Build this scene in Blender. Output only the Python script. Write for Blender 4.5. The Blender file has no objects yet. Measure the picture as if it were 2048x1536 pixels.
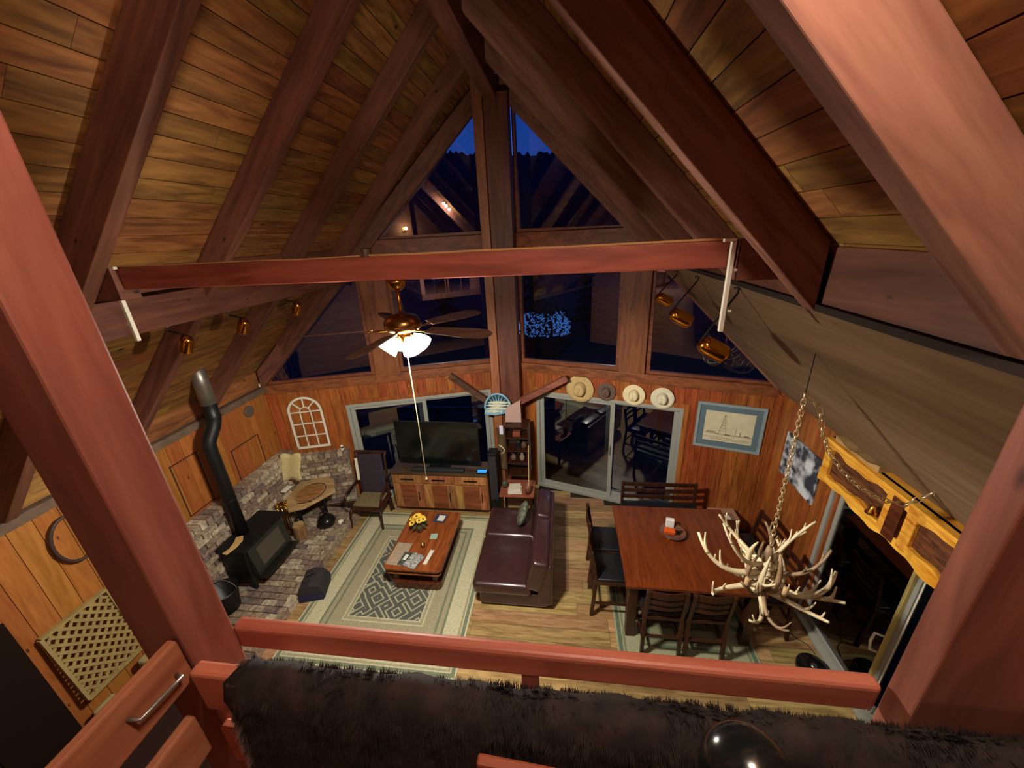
import bpy, math, random
from mathutils import Vector, Matrix
random.seed(7)
sc = bpy.context.scene
COL = sc.collection
PI = math.pi
# ---------------------------------------------------------------- camera
cam_d = bpy.data.cameras.new('camera'); cam = bpy.data.objects.new('camera', cam_d); COL.objects.link(cam)
cam_d.sensor_width = 36.0; cam_d.lens = 769.0/2048*36; cam_d.clip_start = 0.02; cam_d.clip_end = 2000
def _cam():
    f = 769.0
    v = Vector((101.0, -1952.0, -f)); Z = -v.normalized()
    a = 103.0; y = -(a*Z[0]-f*Z[2])/Z[1]
    Y = Vector((a, y, -f)).normalized(); X = Y.cross(Z)
    return Matrix((X, Y, Z))
R3 = _cam()
CAM = Vector((0, 0, 4.8))
cam.matrix_world = Matrix.Translation(CAM) @ R3.to_4x4()
sc.camera = cam
# ---------------------------------------------------------------- world, exposure
sc.view_settings.view_transform = 'Standard'; sc.view_settings.look = 'None'
sc.view_settings.gamma = 1.0; sc.view_settings.exposure = 0.0
sc.view_settings.use_curve_mapping = False
w = bpy.data.worlds.new('dusk'); sc.world = w; w.use_nodes = True
nt = w.node_tree; nt.nodes.clear()
wo = nt.nodes.new('ShaderNodeOutputWorld'); bg = nt.nodes.new('ShaderNodeBackground')
tc = nt.nodes.new('ShaderNodeTexCoord'); sp = nt.nodes.new('ShaderNodeSeparateXYZ'); rp = nt.nodes.new('ShaderNodeValToRGB')
rp.color_ramp.elements[0].position = 0.0; rp.color_ramp.elements[0].color = (0.045, 0.16, 0.72, 1)
rp.color_ramp.elements[1].position = 0.9; rp.color_ramp.elements[1].color = (0.004, 0.018, 0.14, 1)
e_ = rp.color_ramp.elements.new(0.3); e_.color = (0.022, 0.10, 0.62, 1)
nt.links.new(tc.outputs['Generated'], sp.inputs[0]); nt.links.new(sp.outputs['Z'], rp.inputs[0])
nt.links.new(rp.outputs[0], bg.inputs[0]); bg.inputs[1].default_value = 1.0
nt.links.new(bg.outputs[0], wo.inputs[0])
LAMP_LOFT = 34.0
LAMP_FAN = 155.0       # watts per bulb of the fan light
LAMP_FILL = 22.0  # watts of the added lamp behind the camera
def lamp(name, loc, power, color, radius, parent=None, spot=0):
    d = bpy.data.lights.new(name, 'SPOT' if spot else 'POINT')
    if spot:
        d.spot_size = math.radians(spot); d.spot_blend = .35
    d.energy = power; d.color = color; d.shadow_soft_size = radius
    o = bpy.data.objects.new(name, d); COL.objects.link(o)
    if parent: o.parent = parent; o.location = Vector(loc)-parent.location
    else: o.location = loc
    return o
# ---------------------------------------------------------------- helpers
def S(r, g, b):
    f = lambda c: ((c/255+0.055)/1.055)**2.4 if c > 10 else c/255/12.92
    return (f(r), f(g), f(b), 1)
def newmat(name):
    m = bpy.data.materials.new(name); m.use_nodes = True
    return m, m.node_tree, m.node_tree.nodes['Principled BSDF']
def plain(name, col, rough=0.6, metal=0.0, emit=None, es=1.0, coat=0.0, var=0.0, vscale=8.0, spec=None):
    m, t, b = newmat(name)
    b.inputs['Base Color'].default_value = col; b.inputs['Roughness'].default_value = rough; b.inputs['Metallic'].default_value = metal
    if coat: b.inputs['Coat Weight'].default_value = coat; b.inputs['Coat Roughness'].default_value = 0.15
    if spec is not None: b.inputs['Specular IOR Level'].default_value = spec
    if emit: b.inputs['Emission Color'].default_value = emit; b.inputs['Emission Strength'].default_value = es
    if var:
        n = t.nodes.new('ShaderNodeTexNoise'); n.inputs['Scale'].default_value = vscale; n.inputs['Detail'].default_value = 5
        g = t.nodes.new('ShaderNodeNewGeometry'); t.links.new(g.outputs['Position'], n.inputs['Vector'])
        r = t.nodes.new('ShaderNodeValToRGB')
        r.color_ramp.elements[0].position = 0.3; r.color_ramp.elements[1].position = 0.7
        r.color_ramp.elements[0].color = tuple(c*(1-var) for c in col[:3])+(1,); r.color_ramp.elements[1].color = tuple(min(1, c*(1+var)) for c in col[:3])+(1,)
        t.links.new(n.outputs[0], r.inputs[0]); t.links.new(r.outputs[0], b.inputs['Base Color'])
    return m
def wood(name, dark, light, axis='z', rough=0.5, vary=0.35, knots=0.0, scale=1.0, rot=0.0, coat=0.0, spec=0.4):
    """grain runs along `axis` of the world; boards differ by object random; knots are dark ovals"""
    m, t, b = newmat(name); N = t.nodes.new; L = t.links.new
    g = N('ShaderNodeNewGeometry'); oi = N('ShaderNodeObjectInfo')
    mp = N('ShaderNodeMapping'); mp.vector_type = 'POINT'
    L(g.outputs['Position'], mp.inputs['Vector'])
    mp.inputs['Rotation'].default_value = (0, rot, 0)
    sv = {'x': (0.12, 1, 1), 'y': (1, 0.12, 1), 'z': (1, 1, 0.12)}[axis]
    mp2 = N('ShaderNodeMapping'); mp2.inputs['Scale'].default_value = tuple(c*scale for c in sv); L(mp.outputs[0], mp2.inputs['Vector'])
    off = N('ShaderNodeVectorMath'); off.operation = 'ADD'
    mul = N('ShaderNodeMath'); mul.operation = 'MULTIPLY'; mul.inputs[1].default_value = 37.0; L(oi.outputs['Random'], mul.inputs[0])
    L(mp2.outputs[0], off.inputs[0]); L(mul.outputs[0], off.inputs[1])
    n1 = N('ShaderNodeTexNoise'); n1.inputs['Scale'].default_value = 14; n1.inputs['Detail'].default_value = 6; n1.inputs['Distortion'].default_value = 1.2; L(off.outputs[0], n1.inputs['Vector'])
    n2 = N('ShaderNodeTexNoise'); n2.inputs['Scale'].default_value = 60; n2.inputs['Detail'].default_value = 3; L(off.outputs[0], n2.inputs['Vector'])
    mx = N('ShaderNodeMath'); mx.operation = 'MULTIPLY_ADD'; mx.inputs[1].default_value = 0.35; L(n2.outputs[0], mx.inputs[0]); L(n1.outputs[0], mx.inputs[2])
    rp = N('ShaderNodeValToRGB'); rp.color_ramp.elements[0].position = 0.48; rp.color_ramp.elements[1].position = 0.85
    rp.color_ramp.elements[0].color = dark; rp.color_ramp.elements[1].color = light
    L(mx.outputs[0], rp.inputs[0])
    hs = N('ShaderNodeHueSaturation'); L(rp.outputs[0], hs.inputs['Color'])
    va = N('ShaderNodeMath'); va.operation = 'MULTIPLY_ADD'; va.inputs[1].default_value = vary; va.inputs[2].default_value = 1-vary/2
    # second pseudo random so hue and value differ
    L(oi.outputs['Random'], va.inputs[0]); L(va.outputs[0], hs.inputs['Value'])
    h1 = N('ShaderNodeMath'); h1.operation = 'MULTIPLY'; h1.inputs[1].default_value = 7.31; L(oi.outputs['Random'], h1.inputs[0])
    h2 = N('ShaderNodeMath'); h2.operation = 'FRACT'; L(h1.outputs[0], h2.inputs[0])
    h3 = N('ShaderNodeMath'); h3.operation = 'MULTIPLY_ADD'; h3.inputs[1].default_value = 0.03*vary/0.35; h3.inputs[2].default_value = 0.5-0.015*vary/0.35; L(h2.outputs[0], h3.inputs[0]); L(h3.outputs[0], hs.inputs['Hue'])
    outc = hs.outputs[0]
    if knots:
        mp3 = N('ShaderNodeMapping'); kv = {'x': (0.45, 1, 1), 'y': (1, 0.45, 1), 'z': (1, 1, 0.45)}[axis]; mp3.inputs['Scale'].default_value = kv; L(mp.outputs[0], mp3.inputs['Vector'])
        vo = N('ShaderNodeTexVoronoi'); vo.inputs['Scale'].default_value = 5.0; 
        of2 = N('ShaderNodeVectorMath'); of2.operation = 'ADD'; L(mp3.outputs[0], of2.inputs[0]); L(mul.outputs[0], of2.inputs[1]); L(of2.outputs[0], vo.inputs['Vector'])
        kr = N('ShaderNodeValToRGB'); kr.color_ramp.elements[0].position = 0.045*knots; kr.color_ramp.elements[1].position = 0.11*knots
        kr.color_ramp.elements[0].color = (1, 1, 1, 1); kr.color_ramp.elements[1].color = (0, 0, 0, 1); L(vo.outputs['Distance'], kr.inputs[0])
        mc = N('ShaderNodeMixRGB'); mc.inputs[2].default_value = tuple(c*0.18 for c in dark[:3])+(1,); L(kr.outputs[0], mc.inputs[0]); L(outc, mc.inputs[1]); outc = mc.outputs[0]
    L(outc, b.inputs['Base Color'])
    b.inputs['Roughness'].default_value = rough; b.inputs['Specular IOR Level'].default_value = spec
    if coat: b.inputs['Coat Weight'].default_value = coat; b.inputs['Coat Roughness'].default_value = 0.2
    bp = N('ShaderNodeBump'); bp.inputs['Strength'].default_value = 0.15; bp.inputs['Distance'].default_value = 0.004; L(mx.outputs[0], bp.inputs['Height']); L(bp.outputs[0], b.inputs['Normal'])
    return m
OFF = {}
class MB:
    def __init__(s): s.v = []; s.f = []
    def add(s, vs, fs):
        n = len(s.v); s.v += [tuple(v) for v in vs]; s.f += [tuple(i+n for i in f) for f in fs]; return s
    def hexa(s, p):   # p: 4 bottom ccw + 4 top
        return s.add(p, [(3, 2, 1, 0), (4, 5, 6, 7), (0, 1, 5, 4), (1, 2, 6, 5), (2, 3, 7, 6), (3, 0, 4, 7)])
    def box(s, x0, x1, y0, y1, z0, z1):
        return s.hexa([(x0, y0, z0), (x1, y0, z0), (x1, y1, z0), (x0, y1, z0), (x0, y0, z1), (x1, y0, z1), (x1, y1, z1), (x0, y1, z1)])
    def beam(s, p, q, w, h, side=None):   # rectangular bar between two points; w across `side`, h in the third direction
        p = Vector(p); q = Vector(q); d = (q-p).normalized()
        a = Vector(side) if side else (Vector((0, 0, 1)).cross(d) if abs(d.z) < 0.95 else Vector((1, 0, 0)))
        a = (a-d*a.dot(d)).normalized(); b = d.cross(a)
        c = [(-.5, -.5), (.5, -.5), (.5, .5), (-.5, .5)]
        return s.hexa([p+a*w*i+b*h*j for i, j in c]+[q+a*w*i+b*h*j for i, j in c])
    def tube(s, pts, r, n=10, cap=True, closed=False):
        pts = [Vector(p) for p in pts]; rs = r if isinstance(r, (list, tuple)) else [r]*len(pts)
        vs = []; m = len(pts); a = None
        for i, p in enumerate(pts):
            d = (pts[(i+1) % m]-pts[i-1]) if closed or 0 < i < m-1 else (pts[1]-pts[0] if i == 0 else pts[-1]-pts[-2])
            d.normalize()
            if a is None: a = d.orthogonal().normalized()
            a = (a-d*a.dot(d)).normalized(); b = d.cross(a)
            vs += [p+(a*math.cos(2*PI*k/n)+b*math.sin(2*PI*k/n))*rs[i] for k in range(n)]
        fs = []
        for i in range(m if closed else m-1):
            for k in range(n):
                j = (i+1) % m
                fs.append((i*n+k, i*n+(k+1) % n, j*n+(k+1) % n, j*n+k))
        if cap and not closed: fs += [tuple(range(n))[::-1], tuple((m-1)*n+k for k in range(n))]
        return s.add(vs, fs)
    def lathe(s, prof, c=(0, 0, 0), n=24, mat=None):   # prof [(r,z)]; axis z or transformed by mat
        vs = []; M = mat or Matrix.Identity(4); c = Vector(c)
        for r, z in prof:
            for k in range(n):
                vs.append(c+M @ Vector((r*math.cos(2*PI*k/n), r*math.sin(2*PI*k/n), z)))
        m = len(prof); fs = [(i*n+k, i*n+(k+1) % n, (i+1)*n+(k+1) % n, (i+1)*n+k) for i in range(m-1) for k in range(n)]
        if prof[0][0] > 1e-5: fs.append(tuple(range(n))[::-1])
        if prof[-1][0] > 1e-5: fs.append(tuple((m-1)*n+k for k in range(n)))
        return s.add(vs, fs)
    def prism(s, poly, o, u, v, n_, t):   # 2D polygon in plane (o,u,v), extruded along n_ by t
        o = Vector(o); u = Vector(u); v = Vector(v); n_ = Vector(n_).normalized()
        a = [o+u*x+v*y for x, y in poly]; b = [p+n_*t for p in a]; k = len(poly)
        return s.add(a+b, [tuple(range(k))[::-1], tuple(range(k, 2*k))]+[(i, (i+1) % k, (i+1) % k+k, i+k) for i in range(k)])
    def ball(s, c, r, n=14, m=9, sq=(1, 1, 1)):
        return s.lathe([(max(1e-6, r*math.sin(PI*i/m)), -r*math.cos(PI*i/m)) for i in range(m+1)], c, n, Matrix.Diagonal((sq[0], sq[1], sq[2], 1)))
    def build(s, name, mat=None, parent=None, bevel=0.0, smooth=False, segs=2, local=False, sub=0):
        off = Vector((0, 0, 0))
        if parent is not None and not local: off = OFF.get(parent, Vector((0, 0, 0)))
        me = bpy.data.meshes.new(name); me.from_pydata([Vector(v)-off for v in s.v], [], s.f); me.update()
        o = bpy.data.objects.new(name, me); COL.objects.link(o)
        if mat: me.materials.append(mat)
        if parent is not None: o.parent = parent
        OFF[o] = off
        import bmesh
        bm = bmesh.new(); bm.from_mesh(me); bmesh.ops.recalc_face_normals(bm, faces=bm.faces); bm.to_mesh(me); bm.free()
        if bevel:
            md = o.modifiers.new('bevel', 'BEVEL'); md.width = bevel; md.segments = segs; md.limit_method = 'ANGLE'; md.angle_limit = 0.7
        if sub:
            md = o.modifiers.new('sub', 'SUBSURF'); md.levels = sub; md.render_levels = sub
        if smooth:
            for p in me.polygons: p.use_smooth = True
            if bevel == 0 and not sub and smooth != 2:
                pass
        return o
def tag(o, label=None, cat=None, group=None, kind=None):
    if label: o['label'] = label
    if cat: o['category'] = cat
    if group: o['group'] = group
    if kind: o['kind'] = kind
    return o
def thing(name, loc, label, cat, group=None, rz=0.0):
    o = bpy.data.objects.new(name, None); COL.objects.link(o); o.location = loc; o.rotation_euler = (0, 0, rz); o.empty_display_size = 0.1
    OFF[o] = Vector(loc); return tag(o, label, cat, group)
def copytree(o, parent=None):
    c = o.copy(); COL.objects.link(c); c.parent = parent
    for ch in o.children: copytree(ch, c)
    return c
UNIT = None
def unit():
    global UNIT
    if UNIT is None:
        me = bpy.data.meshes.new('board'); b = MB().box(-.5, .5, -.5, .5, -.5, .5); me.from_pydata(b.v, [], b.f); me.update(); UNIT = me
    return UNIT
UM = {}
def board(name, mat, parent, center, X, Y, Z, size):
    """a cheap piece: shared unit box, placed by axes X,Y,Z (unit vectors) and size"""
    if mat.name not in UM:
        me = unit().copy(); me.materials.append(mat); UM[mat.name] = me
    o = bpy.data.objects.new(name, UM[mat.name]); COL.objects.link(o); o.parent = parent
    M = Matrix((Vector(X)*size[0], Vector(Y)*size[1], Vector(Z)*size[2])).transposed().to_4x4()
    M.translation = Vector(center)-(OFF.get(parent, Vector((0, 0, 0)))); o.matrix_local = M
    return o
EX, EY, EZ = Vector((1, 0, 0)), Vector((0, 1, 0)), Vector((0, 0, 1))
# ---------------------------------------------------------------- materials
M = {}
M['deck'] = wood('pine_ceiling', S(98, 60, 26), S(156, 106, 52), 'y', 0.6, 0.36, 1.0, 0.8)
M['beam'] = wood('stained_beam', S(112, 62, 48), S(150, 96, 76), 'x', 0.6, 0.1, 0.7, 0.6, spec=0.3)
M['beamy'] = wood('stained_beam_along', S(86, 48, 36), S(120, 74, 56), 'y', 0.6, 0.1, 0.7, 0.6, spec=0.3)
M['beamz'] = wood('stained_post', S(116, 62, 50), S(152, 92, 74), 'z', 0.55, 0.1, 0.7, 0.6, spec=0.3)
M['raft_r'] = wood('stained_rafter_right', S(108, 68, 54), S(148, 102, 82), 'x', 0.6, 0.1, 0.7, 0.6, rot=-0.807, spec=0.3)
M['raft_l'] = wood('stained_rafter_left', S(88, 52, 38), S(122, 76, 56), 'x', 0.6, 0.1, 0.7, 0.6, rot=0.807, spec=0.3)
M['trim'] = wood('cedar_trim', S(98, 50, 26), S(140, 80, 44), 'x', 0.5, 0.15, 0.6, 0.7)
M['cedar'] = wood('cedar_wall_board', S(118, 56, 22), S(164, 90, 42), 'z', 0.45, 0.26, 0.55, 0.9)
M['pinewall'] = wood('pine_wall_board', S(140, 80, 30), S(164, 100, 46), 'z', 0.5, 0.22, 0.7, 0.9)
M['grayply'] = wood('gray_brown_panel', S(112, 88, 64), S(138, 112, 84), 'y', 0.7, 0.0, 0.5, 0.35, spec=0.2)
M['floor'] = wood('oak_floor_plank', S(126, 96, 60), S(178, 144, 96), 'x', 0.35, 0.55, 0.35, 1.1)
M['dark'] = plain('dark_gap', S(34, 20, 12), 0.9)
M['alu'] = plain('gray_aluminium', S(150, 150, 140), 0.45, 0.0)
M['alud'] = plain('dark_aluminium', S(70, 74, 72), 0.5, 0.0)
M['white'] = plain('white_paint', S(225, 220, 200), 0.5)
M['black'] = plain('black_metal', S(20, 20, 20), 0.45, 0.3)
M['stove'] = plain('black_cast_iron', S(26, 27, 26), 0.5, 0.5, var=0.2)
M['steel'] = plain('galvanised_steel', S(150, 145, 135), 0.4, 0.8)
M['brass'] = plain('polished_brass', S(205, 150, 60), 0.22, 1.0)
M['oldbrass'] = plain('antique_brass', S(150, 110, 62), 0.3, 1.0)
M['gold'] = plain('gold_dome', S(225, 160, 50), 0.16, 1.0)
M['leather'] = plain('oxblood_leather', S(56, 30, 30), 0.36, coat=0.6, var=0.15)
M['blackseat'] = plain('black_vinyl', S(24, 24, 26), 0.35)
M['esp'] = wood('espresso_wood', S(42, 20, 12), S(66, 34, 20), 'z', 0.35, 0.1, 0, 1)
M['tabletop'] = wood('cherry_table_top', S(92, 36, 14), S(120, 54, 22), 'y', 0.3, 0.1, 0, 1.2, coat=0.15)
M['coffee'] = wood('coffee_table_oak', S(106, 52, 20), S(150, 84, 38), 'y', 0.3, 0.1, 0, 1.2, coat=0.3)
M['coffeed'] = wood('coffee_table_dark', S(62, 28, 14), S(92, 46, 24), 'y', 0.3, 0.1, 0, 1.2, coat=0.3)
M['barn'] = wood('reclaimed_wood', S(120, 76, 38), S(178, 126, 70), 'z', 0.6, 0.5, 0.3, 1)
M['antler'] = plain('antler_bone', S(205, 188, 150), 0.5, var=0.22, vscale=9)
M['antlerd'] = plain('antler_base_brown', S(130, 104, 76), 0.6, var=0.3, vscale=12)
M['chain'] = plain('brass_chain', S(235, 212, 165), 0.3, .85)
M['paper'] = plain('white_paper', S(215, 212, 200), 0.7)
M['yellow'] = plain('sunflower_petal', S(240, 200, 70), 0.6)
M['ydark'] = plain('flower_centre', S(50, 36, 14), 0.8)
M['green'] = plain('leaf_green', S(50, 74, 40), 0.6)
M['orange'] = plain('orange_packet', S(214, 88, 24), 0.5)
M['tan'] = plain('tan_leather', S(190, 152, 92), 0.7, var=0.1)
M['slab'] = wood('pale_slab', S(150, 120, 76), S(190, 156, 106), 'x', 0.6, 0.1, 0.8, 0.8)
M['live'] = wood('live_edge_pine', S(190, 116, 30), S(236, 176, 66), 'y', 0.35, 0.1, 0.4, 0.9, coat=0.2)
M['bark'] = wood('dark_inset', S(50, 26, 12), S(118, 66, 34), 'y', 0.6, 0.1, 0.4, 2.2)
M['screen'] = plain('tv_screen', S(14, 18, 16), 0.12)
M['mortar'] = plain('gray_mortar', S(140, 126, 106), 0.9, var=0.2)
M['fleece'] = plain('cream_fleece', S(196, 178, 124), 0.95, var=0.15, vscale=30)
M['navy'] = plain('navy_canvas', S(28, 28, 60), 0.7)
M['charc'] = plain('charcoal_fabric', S(40, 36, 38), 0.8, var=0.2)
M['purple'] = plain('dusky_upholstery', S(46, 36, 46), 0.8, var=0.2, vscale=20)
M['olive'] = plain('olive_cushion', S(112, 98, 66), 0.9, var=0.25, vscale=25)
M['rope'] = plain('pale_wire', S(190, 140, 86), 0.7)
M['silver'] = plain('silver_steel', S(190, 190, 190), 0.2, 1.0)
M['snow'] = plain('dusk_ground', S(26, 27, 30), 0.9, var=0.7, vscale=0.5)
M['conifer'] = plain('dark_conifer', S(22, 30, 26), 0.9)
def glassmat():
    m = bpy.data.materials.new('window_glass'); m.use_nodes = True; t = m.node_tree; t.nodes.clear(); N = t.nodes.new
    o = N('ShaderNodeOutputMaterial'); tr = N('ShaderNodeBsdfTransparent'); gl = N('ShaderNodeBsdfGlossy'); gl.inputs['Roughness'].default_value = 0.012
    tr.inputs[0].default_value = (0.62, 0.66, 0.68, 1)
    lw = N('ShaderNodeFresnel'); lw.inputs['IOR'].default_value = 1.62; mu = N('ShaderNodeMath'); mu.operation = 'MULTIPLY'; mu.inputs[1].default_value = 2.3; mu.use_clamp = True
    mx = N('ShaderNodeMixShader'); L = t.links.new
    L(lw.outputs[0], mu.inputs[0]); L(mu.outputs[0], mx.inputs[0]); L(tr.outputs[0], mx.inputs[1]); L(gl.outputs[0], mx.inputs[2]); L(mx.outputs[0], o.inputs[0])
    return m
M['glass'] = glassmat()
def brickmat(name, cols):
    m, t, b = newmat(name); N = t.nodes.new; L = t.links.new
    oi = N('ShaderNodeObjectInfo'); rp = N('ShaderNodeValToRGB'); rp.color_ramp.interpolation = 'CONSTANT'
    while len(rp.color_ramp.elements) < len(cols): rp.color_ramp.elements.new(0.5)
    for i, c in enumerate(cols): rp.color_ramp.elements[i].position = i/len(cols); rp.color_ramp.elements[i].color = c
    L(oi.outputs['Random'], rp.inputs[0])
    g = N('ShaderNodeNewGeometry'); n = N('ShaderNodeTexNoise'); n.inputs['Scale'].default_value = 22; n.inputs['Detail'].default_value = 6; L(g.outputs['Position'], n.inputs['Vector'])
    r2 = N('ShaderNodeValToRGB'); r2.color_ramp.elements[0].position = 0.38; r2.color_ramp.elements[1].position = 0.68
    r2.color_ramp.elements[0].color = (0.6, 0.57, 0.55, 1); r2.color_ramp.elements[1].color = (1.35, 1.3, 1.2, 1); L(n.outputs[0], r2.inputs[0])
    mx = N('ShaderNodeMixRGB'); mx.blend_type = 'MULTIPLY'; mx.inputs[0].default_value = 1; L(rp.outputs[0], mx.inputs[1]); L(r2.outputs[0], mx.inputs[2])
    L(mx.outputs[0], b.inputs['Base Color']); b.inputs['Roughness'].default_value = 0.85
    bp = N('ShaderNodeBump'); bp.inputs['Strength'].default_value = 0.5; bp.inputs['Distance'].default_value = 0.01; L(n.outputs[0], bp.inputs['Height']); L(bp.outputs[0], b.inputs['Normal'])
    return m
M['brick'] = brickmat('old_brick', [S(146, 126, 106), S(160, 144, 122), S(132, 112, 98), S(184, 170, 146), S(140, 118, 100), S(116, 100, 94)])
# ---------------------------------------------------------------- house geometry numbers
XL, XR, XC = -5.04, 3.04, -1.0
YCO, YAP = 5.46, 6.70            # wall corner and prow tip
SL = 1.045                        # roof slope
def wy(x): return YAP-(abs(x-XC))*(YAP-YCO)/4.04          # inside face of the prow walls
def zb(x): return 2.555+SL*(4.04-abs(x-XC))               # underside of rafters
DV = 0.30
def zd(x): return zb(x)+DV                                 # underside of ceiling boards
ZS0, ZS1 = 2.44, 2.60
def wdir(side):
    d = Vector((4.04*(1 if side > 0 else -1), -(YAP-YCO), 0)).normalized()
    n = Vector((-d.y, d.x, 0)) if side < 0 else Vector((d.y, -d.x, 0))
    if n.y > 0: n = -n
    return d, n
def gp(side, x, z, o):           # point on a prow wall at x, offset o into the room
    d, n = wdir(side); return Vector((x, wy(x), z))+n*o
def gbox(mb, side, x0, x1, z0, z1, o0, o1):
    a, b = (x0, x1)
    mb.hexa([gp(side, a, z0, o0), gp(side, b, z0, o0), gp(side, b, z0, o1), gp(side, a, z0, o1), gp(side, a, z1, o0), gp(side, b, z1, o0), gp(side, b, z1, o1), gp(side, a, z1, o1)]); return mb
def gpoly(mb, side, pts, o0, o1):
    d, n = wdir(side); v = [gp(side, x, z, o0) for x, z in pts]+[gp(side, x, z, o1) for x, z in pts]; k = len(pts)
    mb.add(v, [tuple(range(k)), tuple(range(k, 2*k))[::-1]]+[(i, (i+1) % k, (i+1) % k+k, i+k) for i in range(k)]); return mb
# ================================================================ STRUCTURE
YB = -3.2
fl = MB().add([(XL-.2, YB, -.14), (XR+.2, YB, -.14), (XR+.2, wy(XR), -.14), (XC, YAP+.2, -.14), (XL-.2, wy(XL), -.14),
               (XL-.2, YB, -.014), (XR+.2, YB, -.014), (XR+.2, wy(XR), -.014), (XC, YAP+.2, -.014), (XL-.2, wy(XL), -.014)],
              [(4, 3, 2, 1, 0), (5, 6, 7, 8, 9), (0, 1, 6, 5), (1, 2, 7, 6), (2, 3, 8, 7), (3, 4, 9, 8), (4, 0, 5, 9)]).build('floor', M['dark'])
tag(fl, 'floor of wide warm oak planks running across the great room', None, None, 'structure')
y = 1.6; W = 0.19; row = 0
while y < 6.6:
    ymid = y+W/2; half = 4.04 if y+W <= YCO else max(0.0, 4.04*(YAP-(y+W))/(YAP-YCO))
    xa, xb = XC-half, XC+half
    x = xa-random.uniform(0, 1.3)
    while x < xb:
        Lp = random.uniform(1.2, 1.9); a, b = max(x, xa), min(x+Lp, xb)
        if b-a > 0.08: board('plank', M['floor'], fl, ((a+b)/2, ymid, -.007), EX, EY, EZ, (b-a-.003, W-.004, .014))
        x += Lp
    y += W; row += 1
# --- ceiling: backing slabs, boards, rafters
ce = MB()
for s in (-1, 1):
    xe = XC+s*4.25; t = .16
    ce.hexa([(XC, YB-.1, zd(XC)+.03), (xe, YB-.1, zd(xe)+.03), (xe, 5.6, zd(xe)+.03), (XC, 7.1, zd(XC)+.03),
             (XC, YB-.1, zd(XC)+.03+t), (xe, YB-.1, zd(xe)+.03+t), (xe, 5.6, zd(xe)+.03+t), (XC, 7.1, zd(XC)+.03+t)])
ce = ce.build('ceiling', M['dark'])
tag(ce, 'steep pine board ceiling on exposed stained rafters', None, None, 'structure')
ang = math.atan(SL)
for s in (-1, 1):
    X = Vector((s*math.cos(ang), 0, -math.sin(ang))); Z = Vector((s*math.sin(ang), 0, math.cos(ang)))
    wd = 0.158; k = 0; n = int(5.86/wd)
    for i in range(n):
        u = (i+.5)*wd; c = Vector((XC, 0, zd(XC)))+X*u
        yend = wy(c.x)+.05; cuts = [YB, random.uniform(0.2, 2.2), random.uniform(2.8, 4.6), yend]
        for a, b in zip(cuts[:-1], cuts[1:]):
            board('plank', M['deck'], ce, (c.x, (a+b)/2, c.z)+Z*.0 if False else Vector((c.x, (a+b)/2, c.z))+Z*.012, X, EY, Z, (wd-.006, b-a-.003, .024))
RY = [-2.1, -1.0, 0.10, 1.20, 2.20, 3.30, 4.40, 5.50]
for s in (-1, 1):
    for yy in RY:
        xi = XC+s*.07
        xo = XC+s*4.08
        if s > 0 and yy > 0: xo = XC+s*2.28
        if yy > 5.46 and s < 0:
            xo = XC+s*4.04*(YAP-yy-.1)/(YAP-YCO)
        if yy > 5.46 and s > 0: xo = XC+(4.04*(YAP-yy-.1)/(YAP-YCO)) if False else XC+2.28
        th = .10; dz = 0.05 if yy == 2.20 else 0.0
        m = MB().hexa([(xi, yy-th/2, zb(xi)-dz), (xo, yy-th/2, zb(xo)-dz), (xo, yy+th/2, zb(xo)-dz), (xi, yy+th/2, zb(xi)-dz),
                       (xi, yy-th/2, zd(xi)-.002), (xo, yy-th/2, zd(xo)-.002), (xo, yy+th/2, zd(xo)-.002), (xi, yy+th/2, zd(xi)-.002)])
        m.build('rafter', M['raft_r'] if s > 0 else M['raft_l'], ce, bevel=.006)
    # gable rafter on the prow wall
    xo = XC+s*4.0
    side = s
    m = MB(); gpoly(m, side, [(XC+s*.1, zb(XC+s*.1)-.02), (xo, zb(xo)-.02), (xo, zd(xo)), (XC+s*.1, zd(XC+s*.1))], -.06, .16)
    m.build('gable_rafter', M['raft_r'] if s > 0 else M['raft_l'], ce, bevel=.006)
MB().box(XC-.09, XC+.09, YB, 6.5, 6.52, 6.80).build('ridge_beam', M['beamy'], ce, bevel=.008)
# blocking between rafters above the purlins
for s, xb_ in ((1, 1.30), (-1, -3.27)):
    for a, b in zip(RY[:-1], RY[1:]):
        if b < 0: continue
        z0 = 4.386 if s > 0 else 4.50
        x0, x1 = (xb_, xb_+.05) if s > 0 else (xb_-.05, xb_)
        MB().box(x0, x1, a+.052, min(b-.052, wy(xb_)-.2), z0, zd(x0 if s > 0 else x1)-.01).build('blocking', M['beamy'], ce, bevel=.004)
MB().box(-3.42, -3.30, YB, 5.95, 4.20, 4.47).build('purlin', M['beamy'], ce, bevel=.006)
# right lower roof: closed sloping panel between purlin line and side wall
xp0, xp1 = 1.29, 3.03
m = MB().hexa([(xp0, YB, zb(xp0)-.03), (xp1, YB, zb(xp1)-.03), (xp1, wy(xp1), zb(xp1)-.03), (xp0, wy(xp0), zb(xp0)-.03),
               (xp0, YB, zb(xp0)-.004), (xp1, YB, zb(xp1)-.004), (xp1, wy(xp1), zb(xp1)-.004), (xp0, wy(xp0), zb(xp0)-.004)])
m.build('sloping_panel', M['grayply'], ce)
MB().box(1.275, 1.30, YB, 5.9, 4.352, 4.385).build('panel_edge_trim', M['dark'], ce)
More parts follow.
